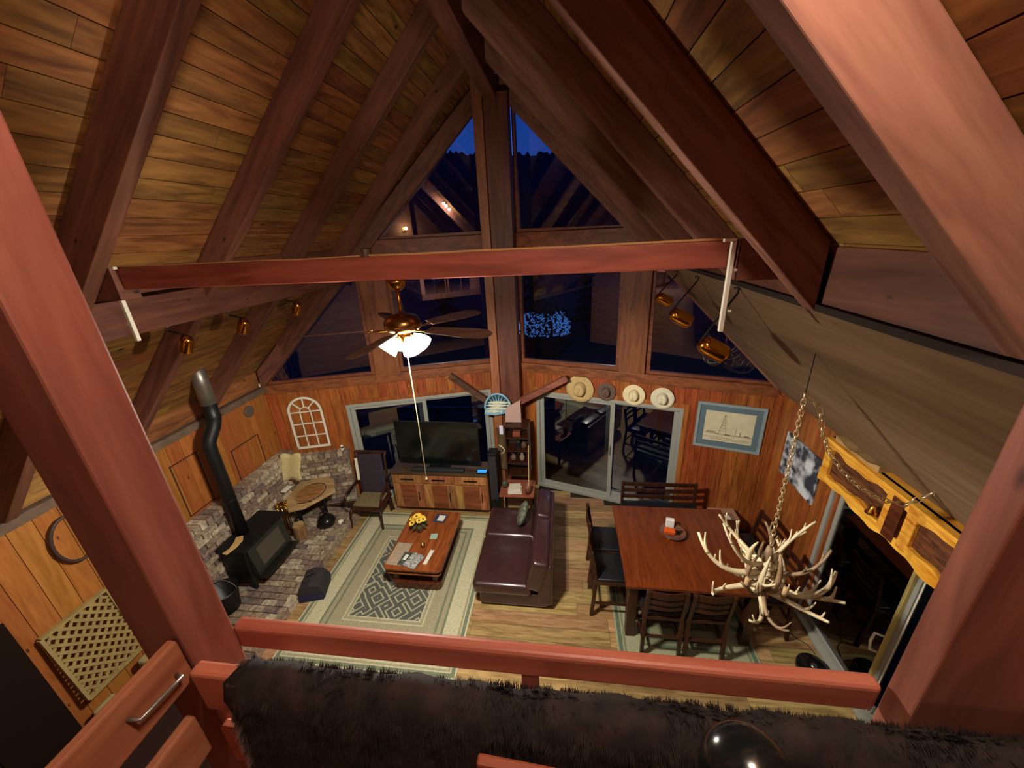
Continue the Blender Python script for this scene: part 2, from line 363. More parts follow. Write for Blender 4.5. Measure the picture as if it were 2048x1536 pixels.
# --- side walls
wl = MB().box(XL-.2, XL-.03, YB, YCO+.05, 0, 2.95).build('wall_left', M['dark'])
tag(wl, 'left knee wall of vertical pine boards behind the wood stove', kind='structure')
y = 1.2
while y < YCO-.02:
    w_ = min(.19, YCO-y); board('wall_board', M['pinewall'], wl, (XL-.015, y+w_/2, 1.275), EX, EY, EZ, (.03, w_-.005, 2.55)); y += .19
for a, b in zip(RY[:-1], RY[1:]):
    if b > 0: board('eave_board', M['deck'], wl, (XL-.005, (a+b)/2, 2.74), EX, EY, EZ, (.03, b-a-.11, .26))
MB().box(XL-.03, XL+.08, YB, YCO-.02, 2.50, 2.60).build('top_plate', plain('weathered_plate', S(96, 76, 58), .8, var=.3), wl, bevel=.005)
# outlined hatches (dark reveal strips) on the left wall
hm = plain('hatch_reveal', S(60, 30, 14), .8)
def hatch(y0, y1, z0, z1):
    t = .016
    m = MB()
    for a in ((y0, y1, z0, z0+t), (y0, y1, z1-t, z1), (y0, y0+t, z0, z1), (y1-t, y1, z0, z1)): m.box(XL-.002, XL+.006, *a)
    h = m.build('hatch_trim', hm, wl)
hatch(4.50, 5.06, 1.14, 1.90); hatch(3.62, 4.02, 1.40, 2.20)
dr = (1.75, 4.02, 2.06)   # sliding door opening in the right wall: y0,y1,top
wr = MB().box(XR+.03, XR+.2, YB, dr[0], 0, 2.95).box(XR+.03, XR+.2, dr[1], YCO+.05, 0, 2.95).box(XR+.03, XR+.2, dr[0], dr[1], dr[2], 2.95).build('wall_right', M['dark'])
tag(wr, 'right knee wall of vertical cedar boards around the sliding door', kind='structure')
y = YCO-.19
while y > 1.0:
    inside = y+.1 > dr[0] and y+.1 < dr[1]
    z0 = dr[2] if inside else 0
    board('wall_board', M['cedar'], wr, (XR+.015, y+.095, (z0+2.53)/2), EX, EY, EZ, (.03, .185, 2.53-z0)); y -= .19
# --- prow walls
D1 = (-3.86, -1.36, 2.08)    # door 1 opening on the left prow wall
D2 = (-.50, 1.90, 2.08)
def prow(side, name, door, label):
    xo = XL if side < 0 else XR
    m = MB(); lo, hi = sorted((xo, XC)); a, b = door[0], door[1]
    gbox(m, side, lo, a, 0, ZS0, -.2, -.03); gbox(m, side, b, hi, 0, ZS0, -.2, -.03); gbox(m, side, a, b, door[2], ZS0, -.2, -.03)
    o = m.build(name, M['dark']); tag(o, label, kind='structure')
    d, n = wdir(side); k = abs(d.x); w_ = .168
    x = lo
    while x < hi-.01:
        x1 = min(x+w_*k, hi); xm = (x+x1)/2; z0 = door[2] if a-.02 < xm < b+.02 else 0
        if not (a-.02 < xm < b+.02):
            x1 = min(x1, a) if x < a else x1
        c = gp(side, (x+x1)/2, (z0+ZS0)/2, -.015)
        board('wall_board', M['cedar'], o, c, d if d.x > 0 else -d, -n, EZ, ((x1-x)/k-.005, .03, ZS0-z0)); x = x1
    # sill rail, header, mullion post, gable closing
    m = MB(); gbox(m, side, lo, hi, ZS0, ZS1, -.12, .05); m.build('sill_rail', M['trim'], o, bevel=.006)
    xh = XC+side*1.78
    lo2, hi2 = sorted((XC, XC+side*2.45)); m = MB(); gbox(m, side, lo2, hi2, 4.52, 4.79, -.12, .06); m.build('header_beam', M['trim'], o, bevel=.006)
    xm0, xm1 = (-3.27, -2.86) if side < 0 else (.90, 1.29)
    m = MB(); gbox(m, side, xm0, xm1, ZS1, 4.54, -.12, .045); m.build('window_post', wood('cedar_post'+name, S(104, 54, 28), S(144, 84, 46), 'z', .5, .1, .6, .7), o, bevel=.006)
    return o
wfl = prow(-1, 'wall_front_left', D1, 'left half of the prow window wall, cedar boards below tall glass')
wfr = prow(1, 'wall_front_right', D2, 'right half of the prow window wall, cedar boards below tall glass')
# corner posts inside
MB().box(XR-.02, XR+.03, 5.30, 5.44, 0, 2.5).build('corner_board', M['cedar'], wr)
# --- centre post
po = thing('centre_post', (XC, 6.3, 0), 'tall stained wooden post at the prow between the two window walls', 'post')
MB().box(-1.25, -1.11, 6.20, 6.60, 0, 6.75).build('post_left_board', wood('post_lit_tone', S(126, 72, 44), S(156, 98, 64), 'z', .5, .1, .5, .6), po, bevel=.006)  # lighter wood tone puts the lit left face into the colour
MB().box(-1.108, -.77, 6.27, 6.62, 0, 6.6).build('post_core', wood('post_shaded_tone', S(76, 38, 26), S(106, 58, 40), 'z', .55, .1, .6, .6), po, bevel=.006)  # darker tone of the post paints its shaded side
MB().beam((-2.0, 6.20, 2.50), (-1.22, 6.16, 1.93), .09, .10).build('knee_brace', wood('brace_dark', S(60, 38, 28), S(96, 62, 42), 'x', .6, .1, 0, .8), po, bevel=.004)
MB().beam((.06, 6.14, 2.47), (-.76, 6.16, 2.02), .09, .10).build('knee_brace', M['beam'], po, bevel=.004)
# --- windows in the prow walls
wn = [0]
def window(side, pts, label):
    wn[0] += 1
    o = thing('window_%d' % wn[0], gp(side, sum(p[0] for p in pts)/len(pts), pts[0][1], 0), label, None); o['kind'] = 'structure'
    if 'category' in o: del o['category']
    cx = sum(p[0] for p in pts)/len(pts); cz = sum(p[1] for p in pts)/len(pts)
    m = MB(); k = len(pts); t = .05
    inn = []
    for x, z in pts:
        L_ = math.hypot(cx-x, cz-z); inn.append((x+(cx-x)/L_*t*1.6, z+(cz-z)/L_*t*1.6))
    v = []
    for oo in (-.10, -.02):
        v += [gp(side, x, z, oo) for x, z in pts]+[gp(side, x, z, oo) for x, z in inn]
    f = []
    for i in range(k):
        j = (i+1) % k
        f += [(i, j, k+j, k+i), (2*k+i, 3*k+i, 3*k+j, 2*k+j), (k+i, k+j, 3*k+j, 3*k+i), (i, 2*k+i, 2*k+j, j)]
    m.add(v, f); m.build('window_frame', M['trim'], o)
    m = MB(); gpoly(m, side, pts, -.066, -.06); m.build('pane', M['glass'], o)
    return o
for s in (-1, 1):
    nm = 'left' if s < 0 else 'right'
    xm_in, xm_out = (-2.86, -3.27) if s < 0 else (.90, 1.29)
    xi = -1.25 if s < 0 else -.77
    window(s, [(xi, ZS1), (xm_in, ZS1), (xm_in, 4.52), (xi, 4.52)], 'tall %s prow window beside the centre post, dark dusk view' % nm)
    xe = XC+s*3.99; window(s, [(xm_out, ZS1), (xe, ZS1), (xe, ZS1+.01), (xm_out, min(4.52, zb(xm_out)+.02))], 'outer %s triangular window under the roof slope' % nm)
    xt = XC+s*(4.04-(4.79-2.555)/SL); window(s, [(xi, 4.79), (xt, 4.79), (xi, zb(xi)+.03)], 'upper %s triangular gable window with blue dusk sky' % nm)
# --- sliding doors
def slider_prow(side, name, D, label, split):
    o = thing(name, gp(side, (D[0]+D[1])/2, 0, 0), label, None); o['kind'] = 'structure'
    m = MB(); a, b, h = D; fw = .06
    gbox(m, side, a, b, h-fw, h, -.16, .02); gbox(m, side, a, b, .0, .06, -.16, .04); gbox(m, side, a, a+fw, .06, h-fw, -.16, .02); gbox(m, side, b-fw, b, .06, h-fw, -.16, .02)
    m.build('door_frame', M['alu'], o, bevel=.004)
    m = MB(); t = .075
    gbox(m, side, a-t, b+t, h, h+t, -.005, .02); gbox(m, side, a-t, a, 0, h, -.005, .02); gbox(m, side, b, b+t, 0, h, -.005, .02)
    m.build('door_casing', M['cedar'], o, bevel=.003)
    for (p, q, oo) in ((a+fw, split+.03, -.05), (split-.12, b-fw, -.12)):
        m = MB(); s_ = .07
        gbox(m, side, p, q, .06, .06+s_, oo-.02, oo+.02); gbox(m, side, p, q, h-fw-s_, h-fw, oo-.02, oo+.02)
        gbox(m, side, p, p+s_, .06+s_, h-fw-s_, oo-.02, oo+.02); gbox(m, side, q-s_, q, .06+s_, h-fw-s_, oo-.02, oo+.02)
        pn = m.build('sliding_panel', M['alu'], o, bevel=.003)
        m = MB(); gbox(m, side, p+s_, q-s_, .06+s_, h-fw-s_, oo-.003, oo+.003); m.build('pane', M['glass'], pn)
    m = MB(); m.tube([gp(side, split-.02, 1.18, -.03), gp(side, split-.02, 1.16, .02), gp(side, split-.02, 1.0, .02), gp(side, split-.02, .98, -.03)], .01); m.build('handle', M['alu'], o)
    return o
slider_prow(-1, 'door_1', D1, 'gray framed sliding glass door behind the television', -2.55)
slider_prow(1, 'door_2', D2, 'gray framed sliding glass door left of the framed picture', .84)
d3 = thing('door_3', (XR, 3, 0), 'large sliding glass door in the right wall under the wooden valance', None); d3['kind'] = 'structure'
a, b, h = dr
m = MB().box(XR-.03, XR+.18, a, b, h-.05, h).box(XR-.05, XR+.18, a, b, 0, .045).box(XR-.03, XR+.18, b-.05, b, .045, h-.05).box(XR-.03, XR+.18, a, a+.05, .045, h-.05)
m.build('door_frame', M['alu'], d3, bevel=.004)
for p, q, xo in ((2.86, b-.05, .05), (a+.05, 2.98, .12)):
    m = MB(); s_ = .075
    m.box(XR+xo-.02, XR+xo+.02, p, q, .045, .12).box(XR+xo-.02, XR+xo+.02, p, q, h-.125, h-.05).box(XR+xo-.02, XR+xo+.02, p, p+s_, .12, h-.125).box(XR+xo-.02, XR+xo+.02, q-s_, q, .12, h-.125)
    pn = m.build('sliding_panel', M['alu'], d3, bevel=.004)
    MB().box(XR+xo-.003, XR+xo+.003, p+s_, q-s_, .12, h-.125).build('pane', M['glass'], pn)
MB().box(XR+.02, XR+.024, 2.82, 2.835, .1, 1.95).build('weather_strip', M['white'], d3)
MB().box(XR+.0, XR+.028, 2.90, 2.93, .05, 1.98).build('latch_bar', plain('cream_edge', S(200, 180, 110), .5), d3)
MB().tube([(XR+.03, 2.94, 1.02), (XR-.05, 2.97, 1.03), (XR-.06, 2.97, .92), (XR-.05, 2.96, .82), (XR+.03, 2.94, .80)], .012).build('handle', M['white'], d3, smooth=True)
# --- back wall and loft floor
bw = MB().add([(XL-.2, YB-.12, 0), (XR+.2, YB-.12, 0), (XR+.2, YB-.12, 2.9), (XC, YB-.12, 7.2), (XL-.2, YB-.12, 2.9), (XL-.2, YB, 0), (XR+.2, YB, 0), (XR+.2, YB, 2.9), (XC, YB, 7.2), (XL-.2, YB, 2.9)],
              [(0, 1, 2, 3, 4), (9, 8, 7, 6, 5), (0, 5, 6, 1), (1, 6, 7, 2), (2, 7, 8, 3), (3, 8, 9, 4), (4, 9, 5, 0)]).build('wall_back', wood('loft_gable_boards', S(170, 110, 70), S(205, 145, 100), 'x', .6, 0, .6, .8))
tag(bw, 'pine gable wall at the back of the loft, seen in the window reflection', kind='structure')
lf = MB().box(-.97, XR, YB, .62, 2.92, 3.1).build('loft_floor', M['beamy']); tag(lf, 'loft floor edge behind the railing', kind='structure')

# ================================================================ FOREGROUND LOFT
pl = thing('loft_post', (-.91, .55, 3.1), 'broad reddish square loft post at the left edge of the view', 'post')
MB().box(-.975, -.85, .49, .60, 3.1, zb(-.91)+.1).build('post_shaft', M['beamz'], pl, bevel=.006)
pr = thing('loft_post', (.85, .58, 3.1), 'wide reddish loft post at the right end of the railing', 'post')
MB().box(.68, 1.20, .553, .613, 3.1, zb(1.15)+.1).build('post_shaft', M['beamz'], pr, bevel=.004)
ra = thing('loft_railing', (-.1, .6, 3.1), 'stained rounded loft handrail crossing the bottom of the view above the fur', 'railing')
MB().box(-.86, .665, .598, .634, 3.80, 3.88).build('handrail', wood('rail_stain', S(150, 76, 58), S(184, 106, 82), 'x', .4, 0, .3, .6, coat=.25), ra, bevel=.012, segs=3)
MB().box(-.1, -.06, .60, .63, 3.1, 3.81).build('baluster', M['beamz'], ra)
g2 = thing('guard_board', (0, .48, 3.1), 'lower reddish guard board behind the fur throw, ends showing both sides', 'board')
MB().box(-.84, 1.5, .466, .50, 3.78, 3.912).build('top_board', wood('guard_stain', S(154, 78, 56), S(188, 108, 80), 'x', .5, 0, .3, .6), g2, bevel=.008)
MB().box(-.84, 1.5, .47, .495, 3.56, 3.70).build('low_board', wood('guard_stain2', S(150, 66, 44), S(184, 96, 66), 'x', .5, 0, .3, .6), g2, bevel=.006)
ga = thing('stair_gate', (-.86, .1, 3.1), 'plank stair gate with a metal handle at the lower left', 'gate')
gm = wood('gate_stain', S(140, 80, 54), S(176, 112, 80), 'y', .5, .1, .3, .7)
MB().box(-.875, -.85, -.35, .485, 3.87, 3.995).build('gate_board', gm, ga, bevel=.006)
MB().box(-.875, -.85, -.35, .45, 3.66, 3.79).build('gate_board', gm, ga, bevel=.006)
MB().box(-.905, -.876, -.3, -.24, 3.1, 3.99).build('gate_upright', gm, ga, bevel=.004)
MB().tube([(-.85, .36, 3.945), (-.828, .365, 3.94), (-.825, .39, 3.94), (-.825, .425, 3.935), (-.828, .45, 3.93), (-.85, .455, 3.925)], .0045).build('handle', M['steel'], ga, smooth=True)
# fur throw
fu = thing('fur_throw', (0, .46, 3.9), 'dark brown shaggy fur throw draped over the guard board', 'throw')
def furx(t): return -.70+t*1.53
nu, nv = 70, 12; vs = []; fs = []
prof = [(.515, 3.80), (.515, 3.90), (.505, 3.932), (.485, 3.938), (.462, 3.93), (.447, 3.90), (.440, 3.86), (.434, 3.81), (.430, 3.76), (.428, 3.70), (.426, 3.64), (.425, 3.58)]
random.seed(3)
for i in range(nu+1):
    x = furx(i/nu)
    for j, (yy, zz) in enumerate(prof):
        vs.append((x+.02*math.sin(j*1.1)*(1 if i in (0, nu) else 0), yy-.006-abs(.008*math.sin(x*23+j*.4)), zz+.005*math.sin(x*17)))
for i in range(nu):
    for j in range(nv-1): fs.append((i*nv+j, i*nv+j+1, (i+1)*nv+j+1, (i+1)*nv+j))
hide = MB().add(vs, fs); furm = plain('dark_fur', S(34, 24, 20), .8, var=.6, vscale=22, spec=.3)
h_ = hide.build('hide', furm, fu, smooth=True); h_.modifiers.new('s', 'SOLIDIFY').thickness = .006
hv = []; hf = []
def strand(x, j, fz, L_, lighten=0):
    a = Vector(prof[j]); b = Vector(prof[j+1]); p = a.lerp(b, fz); tng = (b-a).normalized(); nrm = Vector((-tng.y, tng.x))
    if nrm.x > 0 and j > 3: nrm = -nrm
    if nrm.y < 0 and j <= 3: nrm = -nrm
    base = Vector((x, p.x-.008, p.y)); dirv = Vector((random.uniform(-.5, .5), nrm.x*.7+tng.x*.6, nrm.y*.7+tng.y*.8-.2)); dirv.normalize()
    wv = Vector((random.uniform(.5, 1), random.uniform(-.3, .3), 0)).normalized()*.0011
    n0 = len(hv); hv.extend([base-wv, base+wv, base+dirv*L_+Vector((random.uniform(-.004, .004), 0, 0))]); hf.append((n0, n0+1, n0+2))
for _ in range(5200):
    x = furx(random.random()); j = random.randrange(0, nv-1); fz = random.random(); L_ = random.uniform(.02, .04); k0 = len(hv)
    L_ *= (.45 if j < 4 else 1)
    strand(x, j, fz, L_); dv = hv[-1]-(hv[-2]+hv[-3])/2
    for q in range(10):
        o_ = Vector((random.uniform(-.008, .008), random.uniform(-.002, .002), random.uniform(-.006, .006))); wv = Vector((.001, 0, 0)); b_ = (hv[k0]+hv[k0+1])/2+o_; n0 = len(hv)
        hv.extend([b_-wv, b_+wv, b_+dv*random.uniform(.7, 1.1)+Vector((random.uniform(-.003, .003), 0, random.uniform(-.004, .002)))]); hf.append((n0, n0+1, n0+2))
MB().add(hv, hf).build('fur_pile', furm, fu)['kind'] = 'stuff'
hv = []; hf = []
for _ in range(2600):
    strand(furx(0)+random.uniform(-.012, .008), random.randrange(1, nv-1), random.random(), random.uniform(.008, .02))
MB().add(hv, hf).build('pale_edge', plain('pale_fur_edge', S(138, 122, 112), .9), fu)['kind'] = 'stuff'
fu.children[-1]['label'] = 'pale gray fringe on the left edge'
bl = thing('black_finial', (.27, .35, 3.1), 'glossy black round knob in front of the fur at the bottom edge', 'knob')
MB().ball((.27, .35, 4.035), .066, 28, 18).build('knob', plain('gloss_black', S(16, 20, 20), .18), bl, smooth=True)
MB().tube([(.27, .35, 3.1), (.27, .35, 3.98)], .015, 10).build('stem', M['black'], bl)
cr = thing('chair_rail', (.1, .39, 3.1), 'short red-brown wooden rail in front of the fur at the very bottom', 'rail')
MB().beam((-.16, .395, 3.868), (.5, .372, 3.845), .02, .05, (0, 1, 0)).build('rail_board', wood('near_rail', S(130, 60, 34), S(160, 84, 50), 'x', .5, 0, 0, .6), cr, bevel=.005)
MB().box(-.12, -.09, .375, .395, 3.1, 3.86).build('leg', M['beamz'], cr); MB().box(.42, .45, .36, .38, 3.1, 3.84).build('leg', M['beamz'], cr)
# loft lamp
ll = thing('loft_lamp', (.22, .30, 5.70), 'three-bulb warm lamp between the rafters, seen only as a window reflection', 'lamp')
MB().lathe([(.05, 0), (.05, .03), (.02, .04), (.02, .10)], (.22, .30, 5.735), 16).build('lamp_base', M['brass'], ll, smooth=False)
for dx_, dz_ in ((0, 0), (.09, -.10), (-.08, .07)):
    MB().ball((.22+dx_, .30, 5.715+dz_), .022, 12, 8).build('bulb_base', M['brass'], ll, smooth=True)
    lamp('bulb_light', (.22+dx_, .30, 5.665+dz_), LAMP_LOFT, (1.0, .84, .70), .03, ll)

l2 = thing('fill_lamp', (-.4, -2.9, 5.1), 'small unseen warm fill lamp added at the back of the loft behind the camera', 'lamp')  # added unseen lamp, lights the rail, posts and guard board from behind
MB().box(-.46, -.34, -3.19, -3.16, 5.0, 5.2).build('lamp_plate', M['brass'], l2); MB().tube([(-.4, -3.16, 5.1), (-.4, -2.98, 5.12)], .01, 8).build('lamp_arm', M['brass'], l2)
lamp('bulb_light', (-.4, -2.92, 5.14), LAMP_FILL, (1.0, .82, .68), .05, l2)
# ================================================================ TIE BEAM, FAN, TRACKS
tb = thing('tie_beam', (XC, 2.33, 4.57), 'reddish tie beam spanning the room at eye level with wire on top', 'beam')
MB().box(-2.93, .915, 2.30, 2.40, 4.565, 4.705).build('beam_timber', wood('tie_beam_stain', S(128, 60, 44), S(164, 86, 66), 'x', .5, 0, .4, .7), tb, bevel=.006)
MB().box(-3.27, -2.935, 2.26, 2.40, 4.50, 4.71).build('beam_end_block', M['beamy'], tb, bevel=.006)
MB().box(.92, 1.26, 2.26, 2.40, 4.50, 4.71).build('beam_end_block', M['beamy'], tb, bevel=.006)
wire = [(-2.95, 2.31, 4.715), (-2.5, 2.31, 4.71), (-2.0, 2.305, 4.713), (-1.6, 2.31, 4.708), (-1.22, 2.31, 4.712)]
wire2 = [(-1.16, 2.31, 4.712), (-.9, 2.305, 4.709), (-.5, 2.31, 4.712), (0, 2.31, 4.71), (.45, 2.305, 4.712), (.87, 2.31, 4.714)]
tag(MB().tube(wire, .005, 6).tube(wire2, .007, 6).build('lamp_wire', M['rope']), 'pale electric wire lying along the top of the tie beam', 'wire')
tag(MB().lathe([(.036, 0), (.036, .045), (.03, .05)], (-1.19, 2.335, 4.706), 20).build('junction_box', M['silver']), 'small round silver junction box on top of the tie beam', 'box')
def track(x, label, lean):
    o = thing('light_track', (x, 2.27, 4.7), label, 'track light', 'vertical light tracks at the beam ends')
    MB().box(x-.011, x+.011, 2.262, 2.288, 4.22, 4.705).build('track_bar', M['white'], o, bevel=.002)
    MB().box(x-.011 if lean > 0 else x-.05, x+.05 if lean > 0 else x+.011, 2.262, 2.288, 4.700, 4.716).build('track_hook', M['white'], o)
    for z in (4.55, 4.33): MB().box(x-.028*lean-.006, x-.028*lean+.012, 2.268, 2.28, z, z+.012).build('track_clip', M['white'], o)
track(-2.955, 'white vertical light track at the left end of the tie beam', 1)
track(.885, 'white vertical light track at the right end of the tie beam', -1)
# spot lamps
def spot(p, tilt, big, label, grp, anchor):
    o = thing('spot_lamp', anchor, label, 'spot lamp', grp)
    p = Vector(p); Mx = Matrix.Rotation(tilt, 4, 'Y'); r = .062*big
    MB().lathe([(1e-5, .10*big), (.02*big, .102*big), (.042*big, .09*big), (.058*big, .06*big), (r, .02*big), (r, -.07*big), (r*.97, -.09*big), (r*.9, -.09*big), (r*.88, .02*big)], p, 24, Mx).build('lamp_hood', M['gold'], o, smooth=True)
    MB().tube([Vector(anchor), Vector(anchor)+Vector((0, 0, -.04)), p+Mx @ Vector((0, 0, .10*big))], .008, 8).build('stem', M['black'], o)
    MB().lathe([(.03, 0), (.03, .012)], Vector(anchor)-Vector((0, 0, .012)), 16).build('mount', M['black'], o)
for x_, y_, z_, i in ((-3.36, 2.90, 4.02, 'nearest of three'), (-3.36, 3.56, 4.03, 'middle one of three'), (-3.36, 4.44, 4.05, 'farthest of three')):
    spot((x_+.06, y_, z_), .45, .85, 'small brass spot lamp under the left purlin, '+i, 'brass spots on the left purlin', (x_-.02, y_-.04, 4.195))
for x_, y_, z_, i in ((1.17, 3.10, 3.87, 'nearest and lowest of three'), (1.20, 4.13, 3.90, 'middle one of three'), (1.22, 4.95, 3.95, 'farthest and smallest of three')):
    spot((x_, y_, z_), -1.05, 1.2 if y_ < 4.5 else 1.0, 'shiny gold dome spot lamp before the right window, '+i, 'gold spots by the right window', (x_+.14, y_+.05, zb(x_+.14)-.031))
# fan
FX, FY = -1.03, 2.345
fn = thing('ceiling_fan', (FX, FY, 4.56), 'brass ceiling fan with five brown blades and lit frosted shades', 'ceiling fan')
MB().lathe([(.02, -.07), (.045, -.05), (.062, -.015), (.066, 0)], (FX, FY, 4.563), 24).build('canopy', M['brass'], fn, smooth=True)
MB().lathe([(.011, 0), (.011, .19)], (FX, FY, 4.325), 12).build('downrod', M['brass'], fn, smooth=True)
MB().lathe([(.03, .05), (.06, .045), (.10, .03), (.118, .0), (.118, -.035), (.10, -.055), (.07, -.065), (.05, -.07)], (FX, FY, 4.30), 32).build('motor_housing', M['oldbrass'], fn, smooth=True)
MB().lathe([(.035, 0), (.045, -.02), (.045, -.06), (.03, -.075)], (FX, FY, 4.235), 24).build('switch_housing', M['brass'], fn, smooth=True)
bladem = wood('fan_blade_wood', S(78, 56, 42), S(106, 80, 60), 'x', .5, .1, 0, 1)
for k in range(5):
    a = math.radians(197+72*k); d = Vector((math.cos(a), math.sin(a), 0)); n = Vector((-d.y, d.x, 0)); up = Vector((0, 0, 1))
    v = (n*math.cos(.2)+up*math.sin(.2)); nn = d.cross(v)
    out = [(.20, -.042), (.50, -.062), (.60, -.058), (.645, -.03), (.655, 0), (.645, .03), (.60, .058), (.50, .062), (.20, .042)]
    bl_ = MB().prism(out, (FX, FY, 4.255), d, v, nn, .006).build('blade', bladem, fn)
    MB().beam(Vector((FX, FY, 4.248))+d*.09, Vector((FX, FY, 4.250))+d*.26, .022, .008, n).beam(Vector((FX, FY, 4.250))+d*.22-v*.03, Vector((FX, FY, 4.250))+d*.22+v*.03, .02, .007, d).build('blade_iron', M['brass'], fn, bevel=.002)
shm = plain('frosted_glass_shade', S(255, 252, 240), .4, emit=(1, .97, .88, 1), es=14.0)
for k in range(4):
    a = math.radians(40+90*k); d = Vector((math.cos(a), math.sin(a), 0)); p = Vector((FX, FY, 4.175))+d*.06
    Mx = Matrix.Rotation(-.75, 4, Vector((-d.y, d.x, 0)))
    MB().lathe([(.018, .035), (.026, .02), (.046, -.01), (.056, -.045), (.060, -.07)], p+d*.02, 20, Mx).build('shade', shm, fn, smooth=True)
    MB().tube([(FX+d.x*.03, FY+d.y*.03, 4.20), p+Vector((0, 0, .03)), p+d*.01+Vector((0, 0, .015))], .008, 8).build('lamp_arm', M['brass'], fn, smooth=True)
    lamp('bulb_light', p+d*.085+Vector((0, 0, -.085)), LAMP_FAN, (1.0, .95, .84), .035, fn, 174)
lamp('bulb_light', (FX, FY, 4.065), 120.0, (1.0, .93, .80), .04, fn)
MB().tube([(FX, FY, 4.17), (FX+.004, FY, 3.6), (FX, FY, 3.10)], .0032, 6).lathe([(.006, 0), (.009, .02), (.004, .04)], (FX, FY, 3.07), 10).build('pull_chain', plain('pull_cord', S(120, 112, 84), .5), fn)

# ================================================================ ANTLER CHANDELIER
CX, CY, CZ = 1.70, 2.70, 1.98
ch = thing('antler_chandelier', (CX, CY, CZ), 'chandelier of interlocked pale deer antlers hanging on a brass chain', 'chandelier')
def curve(p0, p1, p2, p3, n):
    r = []
    for i in range(n+1):
        t = i/n; r.append(p0*(1-t)**3+p1*3*t*(1-t)**2+p2*3*t*t*(1-t)+p3*t**3)
    return r
def antler(az, tilt, size, z0, seed, flip=1):
    tilt *= .75*(1-.6*max(0, math.sin(az))); z0 *= .8; size *= .94-.26*abs(math.sin(az))
    rd = random.Random(seed); d = Vector((math.cos(az), math.sin(az), 0)); s = Vector((-d.y, d.x, 0))*flip; up = EZ
    b = Vector((CX, CY, CZ+z0))
    p0 = b-d*.06*size-s*.05; p1 = b+d*.22*size+up*(-.10+tilt*.1)*size+s*.10*size; p2 = b+d*.48*size+up*(-.05+tilt*.5)*size+s*.16*size; p3 = b+d*.60*size+up*(.20+tilt*.75)*size-s*.02*size
    cv = curve(p0, p1, p2, p3, 14); m = MB(); m.tube(cv, [.029*size*(1-.72*(i/14)**1.2)+.004 for i in range(15)], 8)
    for t, L_, o_ in ((3, .12, .1), (7, .23, .3), (11, .18, .2)):
        L_ *= size*rd.uniform(.8, 1.25); q = cv[t]; tg = (cv[t+1]-cv[t]).normalized()
        dr_ = (tg*.45+up*.9-s*rd.uniform(-.3, .5)+d*rd.uniform(-.1, .3)*o_).normalized()
        e = q+dr_*L_; mid = q+(tg*.6+dr_*.4)*L_*.45
        m.tube(curve(q, q+tg*L_*.25, mid, e, 7), [(.020*size)*(1-.8*i/7)+.002 for i in range(8)], 7)
    m.lathe([(.018, -.012), (.034, 0), (.018, .012)], p0, 10)
    m.build('antler', M['antler'] if seed % 4 else M['antlerd'], ch, smooth=True)
k = 0
for az, tilt, size, z0, fl_ in ((2.9, .15, 1.02, .05, 1), (3.5, -.35, .98, -.08, -1), (4.15, -.5, .9, -.14, 1), (4.8, -.55, .95, -.12, -1), (5.5, -.3, 1.05, -.14, 1), (0.0, -.1, 1.0, -.10, -1), (.55, .2, .95, .08, 1), (1.2, .4, .85, .12, -1), (1.9, .4, .85, .12, 1), (2.4, .5, .9, .16, -1),
                                (3.2, .75, .72, .14, 1), (5.9, .6, .75, .10, -1), (.2, .95, .62, .2, 1), (4.5, .3, .6, .0, -1), (2.7, -.2, .8, -.12, -1), (3.9, .1, .95, .02, 1), (5.1, -.1, .7, .04, 1), (.9, -.2, 1.0, -.05, -1), (6.1, -.35, 1.12, -.16, 1)):
    k += 1; antler(az, tilt, size, z0, k, fl_)
for k in range(7):
    a = .5+k*.9; q = Vector((CX+.05*math.cos(a), CY+.05*math.sin(a), CZ-.16+.03*(k % 3))); MB().tube(curve(q, q+Vector((.10*math.cos(a), .10*math.sin(a), .05)), q+Vector((.12*math.cos(a), .12*math.sin(a), .2)), q+Vector((.04*math.cos(a+.6), .04*math.sin(a+.6), .40)), 8), [.026, .03, .028, .026, .024, .022, .018, .013, .005], 8).build('antler', M['antlerd'] if k % 2 else M['antler'], ch, smooth=True)
MB().lathe([(.02, -.2), (.05, -.16), (.04, -.05), (.03, .1), (.045, .18), (.02, .3)], (CX, CY, CZ), 14).build('centre_stem', M['antlerd'], ch, smooth=True)
for kk in range(4):
    a = kk*PI/2+.5; MB().lathe([(.016, 0), (.02, .02), (.018, .09)], (CX+.19*math.cos(a), CY+.19*math.sin(a), CZ-.05), 12).build('candle_sleeve', plain('sleeve_tan%d' % kk, S(170, 140, 96), .6), ch, smooth=True)
def links(pts, step=.042, r=.015, t=.0048):
    m = MB(); P = [Vector(p) for p in pts]; acc = []; 
    for a, b in zip(P[:-1], P[1:]):
        n = max(1, int((b-a).length/step+.5)); acc += [a.lerp(b, i/n) for i in range(n)]
    acc.append(P[-1])
    for i in range(len(acc)-1):
        c = (acc[i]+acc[i+1])/2; d = (acc[i+1]-acc[i]).normalized(); s_ = d.orthogonal().normalized(); s2 = d.cross(s_)
        if i % 2: s_ = s2
        hl = (acc[i+1]-acc[i]).length*.72
        m.tube([c+d*(hl*math.cos(2*PI*q/10))+s_*(r*math.sin(2*PI*q/10)) for q in range(10)], t, 5, closed=True)
    return m
hx, hz = 1.675, 3.68
MB().tube([(hx, CY, zb(hx)-.032), (hx, CY, hz-.02)], .003, 6).build('hanging_rod', M['black'], ch)
links([(CX, CY, CZ+.3), (hx, CY, hz-.03)]).build('chain', M['chain'], ch, smooth=True)
